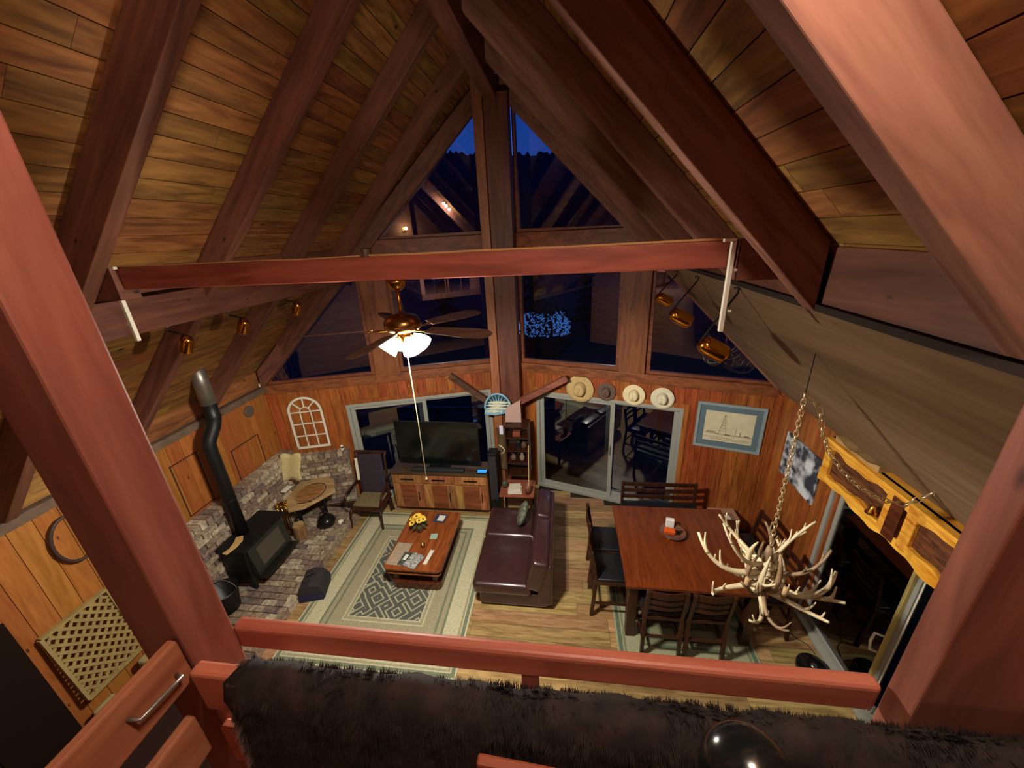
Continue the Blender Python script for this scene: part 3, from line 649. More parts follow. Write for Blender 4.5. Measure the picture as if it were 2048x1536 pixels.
swag = [(hx+.0, CY, hz-.03), (1.79, CY, 3.55), (1.86, CY, 3.33), (1.94, CY, 3.18), (2.06, CY, 3.03), (2.2, CY, 2.90), (2.38, CY, 2.79), (2.56, CY, 2.75), (2.70, CY, zb(2.70)-.05)]
links(swag, .055, .018).build('swag_chain', M['chain'], ch, smooth=True)
for x_, s_ in ((2.72, 1),): MB().tube([(x_, CY, zb(x_)-.025), (x_, CY, zb(x_)-.05), (x_+.012, CY, zb(x_)-.062), (x_+.015, CY, zb(x_)-.045)], .004, 6).build('hook', M['chain'], ch)

# ================================================================ HEARTH AND STOVE
HX, HY0, HY1 = -3.80, 2.75, 5.62
he = MB().box(-4.84, HX-.04, HY0, 5.46, 0.0, .11).add([], []).build('brick_hearth', M['mortar']); tag(he, 'raised brick hearth platform under the wood stove', 'hearth')
n = 0; y = HY0; r_ = 0
while y < 5.40:
    x = XL+.02+(r_ % 2)*.10
    while x < HX-.05:
        a = min(x+.20, HX)
        if a-x > .06 and a-x <= .21 and not (x < -4.8 and y > 2): board('brick', M['brick'], he, ((x+a)/2, y+.05, .12+random.uniform(-.003, .004)), EX, EY, EZ, (a-x-.014, .088, .06)); n += 1
        x += .21
    y += .102; r_ += 1
y = HY0
while y < 5.55:
    board('brick', M['brick'], he, (HX+.0, y+.10, .078), EX, EY, EZ, (.08, .19, .15)); y += .204
bwst = MB().box(XL, -4.86, 2.75, 5.48, .1, 1.30).build('brick_surround', M['mortar'])
tag(bwst, 'low rustic brick surround wrapping the corner behind the stove', 'brick wall')
z = .16; r_ = 0
while z < 1.22:
    y = 2.80+(r_ % 2)*.12
    while y < 5.35:
        board('brick', M['brick'], bwst, (-4.845+random.uniform(-.006, .008), y+.11, z+.038), EX, EY, EZ, (.06, .215, .066)); y += .235
    z += .082; r_ += 1
y = 2.8
while y < 5.3:
    board('brick', M['brick'], bwst, (-4.90, y+.05, 1.335), EX, EY, EZ, (.22, .085, .10)); y += .10
bw2 = MB(); gbox(bw2, -1, -4.9, -3.98, .1, 1.14, .005, .09); bw2 = bw2.build('brick_surround', M['mortar'])
tag(bw2, 'brick surround section under the white arched window frame', 'brick wall')
d, nn = wdir(-1); dd = -d if d.x < 0 else d
z = .16; r_ = 0
while z < 1.08:
    x = -4.88+(r_ % 2)*.11
    while x < -4.02:
        x1 = min(x+.215, -3.97)
        if x1-x > .06: board('brick', M['brick'], bw2, gp(-1, (x+x1)/2, z+.038, .105), dd, -nn, EZ, ((x1-x)/abs(d.x)-.014, .05+random.uniform(0, .012), .066))
        x += .225
    z += .082; r_ += 1
x = -4.86
while x < -4.0:
    board('brick', M['brick'], bw2, gp(-1, x+.05, 1.18, .065), dd, -nn, EZ, (.088, .16, .09)); x += .102
# stove
st = thing('wood_stove', (-4.55, 3.95, .15), 'black cast iron wood stove with glass door on the brick hearth', 'wood stove')
MB().box(-4.79, -4.40, 3.58, 4.36, .30, .86).build('firebox', M['stove'], st, bevel=.02)
MB().box(-4.80, -4.34, 3.55, 4.39, .86, .90).build('top_plate', M['stove'], st, bevel=.01)
MB().hexa([(-4.40, 3.62, .40), (-4.30, 3.62, .40), (-4.30, 4.32, .40), (-4.40, 4.32, .40), (-4.40, 3.62, .86), (-4.37, 3.62, .86), (-4.37, 4.32, .86), (-4.40, 4.32, .86)]).build('door', plain('gray_iron', S(62, 64, 58), .35, .6), st, bevel=.008)
MB().hexa([(-4.318, 3.74, .48), (-4.306, 3.74, .48), (-4.306, 4.20, .48), (-4.318, 4.20, .48), (-4.36, 3.74, .78), (-4.352, 3.74, .78), (-4.352, 4.20, .78), (-4.36, 4.20, .78)]).build('door_glass', plain('sooty_glass', S(74, 64, 56), .15), st, bevel=.004)
MB().box(-4.42, -4.20, 3.62, 4.32, .355, .385).tube([(-4.19, 3.62, .38), (-4.17, 3.97, .38), (-4.19, 4.32, .38)], .01, 8).build('ash_lip', plain('iron_lip', S(70, 68, 60), .3, .8), st, bevel=.004)
for a, b in ((-4.76, 3.62), (-4.76, 4.30), (-4.44, 3.62), (-4.44, 4.30)):
    MB().hexa([(a-.02, b-.02, .15), (a+.02, b-.02, .15), (a+.02, b+.02, .15), (a-.02, b+.02, .15), (a-.03, b-.03, .31), (a+.03, b-.03, .31), (a+.03, b+.03, .31), (a-.03, b+.03, .31)]).build('leg', M['stove'], st)
pp = thing('stove_pipe', (-4.64, 4.0, .9), 'black stove pipe with a double elbow and shiny steel top section', 'stove pipe')
MB().tube([(-4.66, 3.90, .90), (-4.66, 3.90, 2.36), (-4.65, 3.93, 2.44), (-4.63, 4.03, 2.58), (-4.62, 4.07, 2.68), (-4.62, 4.07, 2.92)], .082, 24).build('pipe', plain('matt_black_pipe', S(24, 25, 26), .45, .3), pp, smooth=True)
for z_ in (1.5, 2.34): MB().lathe([(.085, 0), (.087, .006), (.085, .012)], (-4.66, 3.90, z_), 24).build('seam_ring', M['stove'], pp, smooth=True)
MB().lathe([(.087, 0), (.091, .01), (.085, .02)], (-4.62, 4.07, 2.70), 24).build('seam_ring', M['stove'], pp, smooth=True)
MB().lathe([(.092, 0), (.092, .62)], (-4.62, 4.07, 2.90), 24).build('steel_section', M['steel'], pp, smooth=True)
# things around the hearth
gl = MB().prism([(-.02, .16), (.06, .20), (.12, .12), (.135, 0), (.10, -.15), (.03, -.14), (.055, -.05), (.03, .06)], (-4.63, 3.62, .912), (1, 0, 0), (0, 1, 0), EZ, .022).build('leather_glove', M['tan'], None, bevel=.006)
tag(gl, 'curved tan leather piece lying on the stove top', 'glove')
kb = thing('coal_bucket', (-4.62, 3.32, .15), 'black bucket with wire handle standing at the near side of the stove', 'bucket')
MB().lathe([(.15, 0), (.19, .30), (.20, .34), (.185, .33), (.14, .02), (1e-5, .02)], (-4.60, 3.28, .15), 28).build('bucket_body', M['black'], kb, smooth=True)
MB().tube([(-4.60+.2*math.cos(t), 3.28+.05, .49+.13*math.sin(t)) for t in [PI*i/12 for i in range(13)]], .005, 6).build('handle', M['steel'], kb)
bg_ = thing('firewood_bag', (-3.86, 3.72, 0), 'dark log bag with blue end standing on the floor by the rug', 'bag')
MB().prism([(-.17, 0), (.17, 0), (.19, .14), (.13, .26), (0, .30), (-.13, .26), (-.19, .14)], (-3.58, 3.60, .0), (.96, .28, 0), EZ, (-.28, .96, 0), .34).build('bag_body', M['charc'], bg_, bevel=.02)
MB().prism([(-.165, .01), (.165, .01), (.17, .12), (-.17, .12)], (-3.58, 3.585, .0), (.96, .28, 0), EZ, (-.28, .96, 0), .016).build('blue_panel', M['navy'], bg_)
MB().tube([(-3.70, 3.66, .29), (-3.68, 3.72, .34), (-3.62, 3.78, .34), (-3.60, 3.82, .29)], .012, 8).build('bag_handle', M['charc'], bg_)
sl = thing('burl_slab_table', (-4.45, 5.15, .12), 'pale wood slab table with a carved round burl in the hearth corner', 'table')
u = Vector((.62, -.78, 0)).normalized(); v = Vector((.70, .55, .1)).normalized()
hexp = [(-.46, -.30), (-.25, -.36), (.34, -.34), (.44, -.10), (.34, .42), (.0, .46), (-.40, .30)]
MB().prism(hexp, (-4.50, 5.14, .66), u, v, EZ, .05).build('slab_top', M['slab'], sl, bevel=.008)
rm = Matrix.Translation((0, 0, 0))
MB().prism([(.22*math.cos(t)+.02*math.cos(3*t), .24*math.sin(t)) for t in [2*PI*i/28 for i in range(28)]], (-4.42, 5.08, .712), u, v, EZ, .018).build('burl_inlay', wood('burl_wood', S(120, 78, 42), S(176, 124, 74), 'x', .5, 0, .9, 1.4), sl, bevel=.006)
MB().tube([(.25*math.cos(t)*u+.27*math.sin(t)*v+Vector((-4.42, 5.08, .717)))for t in [2*PI*i/28-.9 for i in range(20)]], .008, 6).build('burl_bark', M['esp'], sl)
for a, b in ((-.3, -.2), (.25, -.2), (.2, .2), (-.25, .2)):
    p = Vector((-4.50, 5.14, 0))+u*a+v*b; MB().tube([(p.x, p.y, .15), (p.x, p.y, .66)], .03, 8).build('leg', M['black'], sl)
ke = thing('black_kettle', (-4.12, 4.93, .15), 'round black kettle on the bricks below the slab table', 'kettle')
MB().lathe([(.08, 0), (.13, .04), (.15, .10), (.12, .17), (.05, .20), (.02, .23), (1e-5, .235)], (-4.12, 4.93, .15), 24).build('kettle_body', plain('kettle_black', S(38, 40, 34), .25, .6), ke, smooth=True)
MB().tube([(-4.24, 4.93, .32), (-4.20, 4.93, .42), (-4.12, 4.93, .46), (-4.04, 4.93, .42), (-4.0, 4.93, .32)], .008, 6).build('handle', M['black'], ke)
lg = thing('log_round', (-4.42, 4.62, .15), 'short split log with pale end grain beside the stove', 'log')
MB().lathe([(.09, 0), (.10, .02), (.10, .24), (.09, .26)], (-4.42, 4.64, .15), 16).build('log_bark', wood('log_bark_m', S(110, 76, 44), S(150, 112, 70), 'z', .8, 0, .6, 1.5), lg, smooth=False)
MB().lathe([(.085, 0), (.085, .006)], (-4.42, 4.64, .408), 16).build('end_grain', M['slab'], lg)
br = thing('brass_fire_tools', (-4.86, 4.72, .15), 'cluster of gleaming brass knobs of a fire tool set by the bricks', 'fire tools')
MB().lathe([(.11, 0), (.11, .02), (.02, .04), (.015, .62)], (-4.72, 4.74, .15), 20).build('stand', M['oldbrass'], br)
for kk in range(7):
    a = kk*.9; MB().tube([(-4.72+.07*math.cos(a), 4.74+.07*math.sin(a), .22), (-4.72+.075*math.cos(a), 4.74+.075*math.sin(a), .70)], .006, 6).ball((-4.72+.075*math.cos(a), 4.74+.075*math.sin(a), .73), .022, 10, 7).build('tool', M['brass'], br, smooth=True)
fc = MB(); vs = []; random.seed(5)
for i in range(9):
    for j in range(9):
        u_ = i/8; v_ = j/8; vs.append((-4.83+.34*u_+.03*math.sin(6*v_), 5.02+.28*u_*.3+.30*(1-v_)*.4+.02*math.sin(5*u_), 1.45-.0*u_-.62*max(0, v_-.25)+.02*math.sin(9*u_+4*v_)))
fc.add(vs, [(i*9+j, i*9+j+1, (i+1)*9+j+1, (i+1)*9+j) for i in range(8) for j in range(8)])
o = fc.build('sheepskin', M['fleece'], None, smooth=True); o.modifiers.new('s', 'SOLIDIFY').thickness = .02
tag(o, 'cream sheepskin draped over the corner of the brick surround', 'sheepskin')
tag(MB().box(-4.79, -4.70, 4.88, 5.06, .86, .875).build('wall_tablet', M['white'], None, bevel=.003), 'thin white rectangular card lying above the slab table corner', 'card')
sn = thing('small_ornament', gp(-1, -4.05, 1.225, .08), 'tiny white and black ornament on the brick ledge by the door', 'ornament')
q = gp(-1, -4.05, 1.225, .08); MB().ball(q+Vector((0, 0, .09)), .028, 12, 8).ball(q+Vector((0, 0, .03)), .032, 12, 8).build('figure_body', M['white'], sn, smooth=True); MB().ball(q+Vector((.02, -.02, .07)), .018, 10, 6).build('figure_scarf', M['black'], sn, smooth=True)
# arched frame
ar = thing('arched_window_frame', gp(-1, -4.5, 1.35, .02), 'white arched decorative window frame hung on the cedar wall', 'wall decor')
W2, H0, H1 = .265, 0.0, .70
def ap(u_, v_): return gp(-1, -4.51+u_*.957, 1.345+v_, 0)
def abar(m, a, b, t=.026):
    p, q = ap(*a), ap(*b); m.beam(p+nn*.022, q+nn*.022, t, .02, (q-p).cross(nn))
m = MB()
arc = [(W2*math.cos(t), H1+W2*math.sin(t)) for t in [PI*i/16 for i in range(17)]]
pts = [(-W2, H0), (W2, H0)]+[(W2, H0), (W2, H1)]
abar(m, (-W2-.018, H0), (W2+.018, H0), .04); abar(m, (W2, H0), (W2, H1), .036); abar(m, (-W2, H0), (-W2, H1), .036)
for a, b in zip(arc[:-1], arc[1:]): abar(m, a, b, .036)
m.build('outer_frame', M['white'], ar)
m = MB()
for v_ in (.235, .47, H1): abar(m, (-W2, v_), (W2, v_), .018)
for u_ in (-W2/3, W2/3): abar(m, (u_, 0), (u_, H1), .018)
a2 = [(.088*math.cos(t), H1+.088*math.sin(t)) for t in [PI*i/8 for i in range(9)]]
for a, b in zip(a2[:-1], a2[1:]): abar(m, a, b, .018)
for t in (PI/4, PI/2, 3*PI/4): abar(m, (.088*math.cos(t), H1+.088*math.sin(t)), (W2*math.cos(t), H1+W2*math.sin(t)), .018)
m.build('muntins', M['white'], ar)
rot = Matrix.Rotation(PI/2, 4, 'Y')
tag(MB().lathe([(.095, 0), (.095, .02), (.08, .03)], (XL+.0, 5.03, 2.32), 28, rot).build('vent_disc', plain('gray_disc', S(84, 72, 60), .7), None), 'gray round vent cover high on the left pine wall', 'vent')
tag(MB().ball((-4.99, 5.38, 2.64), .045, 14, 9).lathe([(.03, -.07), (.03, -.03)], (-4.99, 5.38, 2.70), 12).build('white_sensor', M['white'], None, smooth=True), 'small white round sensor in the upper left corner of the wall', 'sensor')
# lattice and oddments at far left
la = thing('lattice_panel', (-4.9, 2.2, .5), 'yellowish framed lattice panel leaning against the left wall', 'lattice')
lm = plain('pale_yellow_wood', S(150, 128, 76), .7, var=.15)
def lp(yy, zz, xx=0): return Vector((-4.98+.10*(1.4-zz)+xx, yy, zz))
m = MB()
for a, b in (((1.93, .5), (2.5, .5)), ((1.93, 1.38), (2.5, 1.38)), ((1.93, .5), (1.93, 1.38)), ((2.5, .5), (2.5, 1.38))): m.beam(lp(*a), lp(*b), .05, .03)
m.build('lattice_frame', lm, la)
for i in range(-6, 11):
    for sgn, nm_ in ((1, 0), (-1, 1)):
        y0, y1 = 1.95, 2.48; z_at = lambda yy: (.45+i*.105+(yy-1.95)*1.15) if sgn > 0 else (.45+i*.105+(2.48-yy)*1.15)
        ys = [yy for yy in [1.95+.0265*q for q in range(21)] if .51 < z_at(yy) < 1.37]
        if len(ys) > 2: MB().beam(lp(ys[0], z_at(ys[0]), .008*nm_), lp(ys[-1], z_at(ys[-1]), .008*nm_), .03, .008, (0, z_at(1)-z_at(0) if False else 1, -1/1.15*sgn)).build('lath', lm, la)
for (yy, zz, nm_) in ((2.46, .42, 'right'), (1.98, .36, 'left')):
    tag(MB().box(-4.88, -4.72, yy-.10, yy+.10, .0, zz).build('wood_block', plain('pale_block_'+nm_, S(156, 138, 92), .8, var=.15), None, bevel=.03), 'pale rounded block at the %s foot of the lattice panel' % nm_, 'block')
sp_ = thing('strap_loop', (-4.98, 2.5, 1.9), 'dark leather strap loop with buckle hung on the left wall', 'strap')
MB().tube([(-4.98, 2.50+.17*math.cos(t), 2.10+.26*math.sin(t)) for t in [2*PI*i/24 for i in range(24)]], .016, 8, closed=True).build('strap', plain('dark_strap', S(58, 40, 34), .6), sp_, smooth=True)
MB().box(-4.99, -4.95, 2.56, 2.66, 1.90, 2.0).build('buckle', plain('blued_buckle', S(44, 48, 66), .4, .5), sp_, bevel=.008)

wd_ = thing('dark_stand_in_tall', (-4.8, 1.4, 0), 'tall near-black block added for the shaded area against the left wall at the lower left edge', 'cabinet')  # added dark box standing in for the shaded lower-left corner
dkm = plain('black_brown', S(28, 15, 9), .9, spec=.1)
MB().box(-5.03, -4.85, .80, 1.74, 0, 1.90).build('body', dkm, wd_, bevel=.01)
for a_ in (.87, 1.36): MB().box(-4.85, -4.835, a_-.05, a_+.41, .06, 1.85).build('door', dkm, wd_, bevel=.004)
cs_ = thing('dark_chest', (-4.1, 1.8, 0), 'low dark block added for the shaded floor in front of the lattice panel', 'stand-in')  # added low dark box in place of shade on the floor
MB().box(-4.58, -3.35, 1.1, 2.50, .03, .30).build('low_body', plain('dark_chest_m', S(44, 22, 15), .85, spec=.2), cs_, bevel=.01); MB().box(-4.60, -3.33, 1.08, 2.52, .30, .335).build('low_top', plain('dark_lid_m', S(38, 19, 13), .85, spec=.2), cs_, bevel=.01)
# ================================================================ TV AND CONSOLE
co = thing('media_console', (-2.22, 5.78, 0), 'low reclaimed wood media console with three drawers below the television', 'cabinet')
cd = wood('console_top_dark', S(52, 40, 28), S(84, 66, 44), 'x', .35, 0, 0, 1)
MB().box(-3.12, -1.33, 5.59, 5.98, .08, .82).build('carcass', M['barn'], co, bevel=.004)
MB().box(-3.14, -1.325, 5.56, 6.0, .82, .86).build('worktop', cd, co, bevel=.006)
MB().box(-3.08, -1.37, 5.63, 5.96, 0, .08).build('plinth', M['esp'], co)
for i in range(3):
    x0 = -3.10+i*.59; x1 = x0+.565
    dw = MB().box(x0, x1, 5.565, 5.588, .64, .80).build('drawer', M['barn'], co, bevel=.004)
    MB().box(x0+.16, x1-.16, 5.553, 5.566, .71, .735).build('handle', M['black'], dw)
    do = MB().box(x0, x1, 5.572, 5.588, .10, .62).build('door', M['barn'], co, bevel=.004)
    for j, (a, b) in enumerate(((0, .13), (.135, .43), (.435, .565))):
        mt = (M['barn'], M['trim'], M['barn'])[j]
        MB().box(x0+a+.004, x0+b-.004, 5.56, 5.572, .11, .61).build('door_board', mt, do, bevel=.002)
    MB().box(x1-.10, x1-.085, 5.545, 5.56, .28, .46).build('handle', M['black'], do)
tv = thing('television', (-2.25, 5.83, .86), 'large black flat television standing on the console', 'television')
Mt = Matrix.Translation((-2.25, 5.80, 1.34)) @ Matrix.Rotation(-.03, 4, 'Z')
def tbox(a, b, c, d_, e, f): 
    m = MB().box(a, b, c, d_, e, f); m.v = [tuple(Mt @ Vector(v_)) for v_ in m.v]; return m
tbox(-.77, .77, 0, .04, -.43, .43).build('tv_case', plain('tv_black', S(18, 20, 20), .35), tv, bevel=.006)
tbox(-.755, .755, -.003, .0, -.41, .42).build('screen', M['screen'], tv)
tbox(-.2, .2, -.08, .12, -.478, -.465).build('foot', M['black'], tv); tbox(-.04, .04, .01, .03, -.47, -.42).build('neck', M['black'], tv)
tag(MB().box(-2.72, -1.75, 5.60, 5.69, .862, .93).build('sound_bar', plain('soundbar_gray', S(30, 34, 36), .6), None, bevel=.02), 'long dark sound bar in front of the television', 'speaker')
cl = thing('digital_clock', (-1.43, 5.66, .86), 'small device with glowing blue screen at the right end of the console', 'clock')
MB().box(-1.53, -1.33, 5.60, 5.70, .862, .885).build('clock_case', M['black'], cl, bevel=.004)
MB().hexa([(-1.51, 5.605, .887), (-1.35, 5.605, .887), (-1.35, 5.685, .889), (-1.51, 5.685, .889), (-1.51, 5.605, .889), (-1.35, 5.605, .889), (-1.35, 5.685, .892), (-1.51, 5.685, .892)]).build('display', plain('blue_display', S(40, 120, 230), .3, emit=(.03, .30, 1, 1), es=1.1), cl)
sk = thing('tower_speaker', (-1.24, 5.75, 0), 'tall narrow black tower speaker between console and post', 'speaker')
MB().box(-1.31, -1.15, 5.64, 5.84, .03, 1.26).build('cabinet', M['black'], sk, bevel=.01); MB().box(-1.33, -1.13, 5.62, 5.86, 0, .03).build('base', M['black'], sk)
MB().box(-1.295, -1.165, 5.63, 5.641, .3, 1.2).build('grille', M['charc'], sk)
# rocker / armchair left of console
rk = thing('armchair', (-3.42, 5.35, 0), 'dark wooden armchair with dusky back and olive seat beside the hearth', 'armchair')
MB().box(-3.68, -3.12, 5.10, 5.58, .34, .42).build('seat_frame', M['esp'], rk, bevel=.02)
MB().box(-3.64, -3.16, 5.12, 5.50, .42, .47).build('seat_cushion', M['olive'], rk, bevel=.02)
MB().beam((-3.42, 5.55, .42), (-3.46, 5.66, 1.18), .46, .06, (1, 0, 0)).build('backrest', M['purple'], rk, bevel=.02)
for s in (-1, 1):
    MB().tube([(-3.42+s*.26, 5.53, .05), (-3.42+s*.26, 5.56, .45), (-3.44+s*.27, 5.66, 1.16), (-3.44+s*.29, 5.70, 1.22)], .024, 8).build('back_post', M['esp'], rk, smooth=True)
    MB().tube([(-3.42+s*.27, 5.14, .38), (-3.42+s*.29, 5.09, .2), (-3.42+s*.30, 5.06, 0)], .02, 8).build('leg', M['esp'], rk, smooth=True)
    MB().tube([(-3.42+s*.30, 5.12, .40), (-3.42+s*.33, 5.10, .55), (-3.42+s*.33, 5.18, .65), (-3.42+s*.32, 5.40, .67), (-3.43+s*.28, 5.62, .72)], .02, 8).build('arm', M['esp'], rk, smooth=True)
    MB().tube([(-3.42+s*.26, 5.53, .4), (-3.42+s*.27, 5.60, 0)], .02, 8).build('leg', M['esp'], rk, smooth=True)
MB().beam((-3.74, 5.70, 1.2), (-3.14, 5.70, 1.2), .05, .05).build('crest_rail', M['esp'], rk, bevel=.015)
MB().beam((-3.66, 5.50, .72), (-3.70, 5.60, 1.12), .05, .012, (1, 0, 0)).build('pale_strap', M['white'], rk)
tag(MB().ball((-3.93, 5.03, .17), .05, 12, 8, (1, 1, .6)).box(-3.96, -3.90, 4.98, 5.08, .15, .16).build('white_rag', M['white'], None, smooth=True), 'small crumpled white cloth on the hearth edge by the armchair', 'cloth')
rk.location.x -= .05
# ================================================================ RUGS
def rugmat(name, hx_, hy_, base, band, light, motif):
    m, t, b = newmat(name); N = t.nodes.new; L = t.links.new
    tc = N('ShaderNodeTexCoord'); sx = N('ShaderNodeSeparateXYZ'); L(tc.outputs['Object'], sx.inputs[0])
    def mth(op, a, bb=None, c=None):
        n = N('ShaderNodeMath'); n.operation = op
        for i, q in enumerate((a, bb, c)):
            if q is None: continue
            if isinstance(q, (int, float)): n.inputs[i].default_value = q
            else: L(q, n.inputs[i])
        return n.outputs[0]
    dx = mth('SUBTRACT', hx_, mth('ABSOLUTE', sx.outputs[0])); dy = mth('SUBTRACT', hy_, mth('ABSOLUTE', sx.outputs[1]))
    dd_ = mth('MINIMUM', dx, dy)
    rp = N('ShaderNodeValToRGB'); rp.color_ramp.interpolation = 'CONSTANT'; els = [(0, light), (.02, band), (.07, light), (.085, base), (.11, light), (.31, band), (.34, base), (.40, band), (.43, base), (.60, light), (.62, base), (.66, light), (.675, motif)]
    while len(rp.color_ramp.elements) < len(els): rp.color_ramp.elements.new(.5)
    for i, (p_, c_) in enumerate(els): rp.color_ramp.elements[i].position = p_; rp.color_ramp.elements[i].color = c_
    L(dd_, rp.inputs[0])
    vo = N('ShaderNodeTexVoronoi'); vo.inputs['Scale'].default_value = 2.6; vo.distance = 'MANHATTAN'; L(tc.outputs['Object'], vo.inputs['Vector'])
    v2 = N('ShaderNodeTexVoronoi'); v2.inputs['Scale'].default_value = 22; v2.distance = 'MANHATTAN'; L(tc.outputs['Object'], v2.inputs['Vector'])
    g1 = mth('LESS_THAN', mth('FRACT', mth('MULTIPLY', vo.outputs['Distance'], 4.0)), .3); g2_ = mth('LESS_THAN', v2.outputs['Distance'], .28)
    inner = mth('GREATER_THAN', dd_, .675)
    mx = N('ShaderNodeMixRGB'); mx.inputs[2].default_value = light; L(mth('MULTIPLY', mth('MULTIPLY', g1, inner), .7), mx.inputs[0]); L(rp.outputs[0], mx.inputs[1])
    mx2 = N('ShaderNodeMixRGB'); mx2.inputs[2].default_value = band; L(mth('MULTIPLY', g2_, .45), mx2.inputs[0]); L(mx.outputs[0], mx2.inputs[1])
    no = N('ShaderNodeTexNoise'); no.inputs['Scale'].default_value = 60; no.inputs['Detail'].default_value = 4; L(tc.outputs['Object'], no.inputs['Vector'])
    hs = N('ShaderNodeHueSaturation'); L(mx2.outputs[0], hs.inputs['Color']); L(mth('MULTIPLY_ADD', no.outputs[0], .9, .55), hs.inputs['Value'])
    L(hs.outputs[0], b.inputs['Base Color']); b.inputs['Roughness'].default_value = .95; b.inputs['Specular IOR Level'].default_value = .1
    return m
def rug(name, x0, x1, y0, y1, mat, label):
    o = MB().box(-(x1-x0)/2, (x1-x0)/2, -(y1-y0)/2, (y1-y0)/2, 0, .010).build(name, mat, None, bevel=.003)
    o.location = ((x0+x1)/2, (y0+y1)/2, .001); tag(o, label, 'rug'); return o
rug('area_rug', -3.60, -1.24, 2.75, 5.50, rugmat('sage_rug', 1.18, 1.375, S(158, 150, 120), S(118, 124, 100), S(190, 184, 150), S(88, 90, 82)), 'sage and cream bordered oriental rug under the coffee table')
rug('dining_rug', .66, 2.28, 3.05, 4.75, rugmat('green_rug', .81, .85, S(120, 122, 92), S(92, 104, 82), S(150, 148, 118), S(96, 96, 84)), 'gray green rug under the dining table')
# ================================================================ COFFEE TABLE
ct = thing('coffee_table', (-2.13, 4.48, .01), 'carved oak coffee table with recessed base on the sage rug', 'coffee table')
def rrect(x0, x1, y0, y1, r, n=5):
    P = []
    for cx, cy, a0 in ((x1-r, y1-r, 0), (x0+r, y1-r, PI/2), (x0+r, y0+r, PI), (x1-r, y0+r, 3*PI/2)):
        P += [(cx+r*math.cos(a0+PI/2*i/n), cy+r*math.sin(a0+PI/2*i/n)) for i in range(n+1)]
    return P
def slab(x0, x1, y0, y1, z0, z1, r): return MB().prism(rrect(x0, x1, y0, y1, r), (0, 0, z0), EX, EY, EZ, z1-z0)
slab(-2.56, -1.70, 3.85, 5.08, .405, .45, .07).build('table_top', M['coffee'], ct, bevel=.012, segs=3)
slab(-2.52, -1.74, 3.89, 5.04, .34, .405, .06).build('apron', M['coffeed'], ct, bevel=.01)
slab(-2.54, -1.72, 3.87, 5.06, .322, .34, .06).build('moulding', M['coffee'], ct, bevel=.006)
slab(-2.44, -1.82, 3.99, 4.94, .14, .322, .04).build('core', M['dark'], ct)
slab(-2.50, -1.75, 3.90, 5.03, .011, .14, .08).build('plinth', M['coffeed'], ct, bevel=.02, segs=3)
for sx_ in (-2.42, -1.84):
    for sy_ in (3.98, 4.95): MB().box(sx_-.04, sx_+.04, sy_-.04, sy_+.04, .14, .322).build('corner_post', M['coffeed'], ct, bevel=.01)
vf = thing('flower_vase', (-2.28, 4.62, .45), 'vase of yellow sunflowers on the coffee table', 'flowers')
MB().lathe([(.045, 0), (.06, .03), (.05, .09), (.03, .13), (.038, .15)], (-2.26, 4.60, .45), 20).build('vase', plain('brown_vase', S(90, 58, 40), .3), vf, smooth=True)
random.seed(11)
for i in range(12):
    a = random.uniform(0, 2*PI); rr = random.uniform(.02, .13) if i else 0; cx, cy, cz = -2.26+rr*math.cos(a), 4.60+rr*math.sin(a), .73-rr*.4+random.uniform(-.02, .04)
    Mr = Matrix.Rotation(rr*4, 4, Vector((-math.sin(a), math.cos(a), 0)))
    fl2 = MB()
    for k in range(11):
        t = 2*PI*k/11; c_, s_ = math.cos(t), math.sin(t); P = [Vector((c_*.015-s_*.008, s_*.015+c_*.008, 0)), Vector((c_*.042-s_*.012, s_*.042+c_*.012, .006)), Vector((c_*.056, s_*.056, .0)), Vector((c_*.042+s_*.012, s_*.042-c_*.012, .006)), Vector((c_*.015+s_*.008, s_*.015-c_*.008, 0))]
        P = [Vector((cx, cy, cz))+Mr @ p for p in P]; fl2.add(P+[p-Vector((0, 0, .003)) for p in P], [(0, 1, 2, 3, 4), (9, 8, 7, 6, 5)]+[(q, (q+1) % 5, (q+1) % 5+5, q+5) for q in range(5)])
    pb = fl2.build('blossom', M['yellow'], vf)
    MB().lathe([(.017, 0), (.014, .008), (1e-5, .011)], (cx, cy, cz), 10, Mr).build('blossom_centre', M['ydark'], pb)
    MB().tube([(-2.26, 4.60, .55), (cx*.5-1.13, cy*.5+2.30, .66), (cx, cy, cz-.004)], .004, 5).build('stem', M['green'], vf)
for i in range(8):
    a = i*.8+.3; c = Vector((-2.26+.10*math.cos(a), 4.60+.10*math.sin(a), .60)); d_ = Vector((math.cos(a), math.sin(a), -.2)); n_ = Vector((-math.sin(a), math.cos(a), 0))
    MB().add([c-d_*.05, c+n_*.025, c+d_*.06, c-n_*.025, c-d_*.05+EZ*.003, c+n_*.025+EZ*.003, c+d_*.06+EZ*.003, c-n_*.025+EZ*.003], [(0, 1, 2, 3), (7, 6, 5, 4), (0, 4, 5, 1), (1, 5, 6, 2), (2, 6, 7, 3), (3, 7, 4, 0)]).build('leaf', M['green'], vf)
def sheet(name, cx, cy, z, w_, l_, rz, mat, label, cat, t=.004, group=None):
    o = MB().box(-w_/2, w_/2, -l_/2, l_/2, 0, t).build(name, mat, None); o.location = (cx, cy, z); o.rotation_euler = (0, 0, rz); return tag(o, label, cat, group)
M['mag'] = plain('magazine_cover', S(70, 78, 70), .4, var=.8, vscale=40); M['news'] = plain('newsprint', S(160, 140, 116), .8, var=.3, vscale=60)
sheet('placemat', -2.41, 4.12, .45, .24, .42, -.05, M['news'], 'tan printed runner along the left edge of the coffee table', 'paper')
sheet('magazine', -2.20, 4.02, .4545, .30, .24, -.12, M['mag'], 'largest dark magazine near the front of the coffee table', 'magazine')
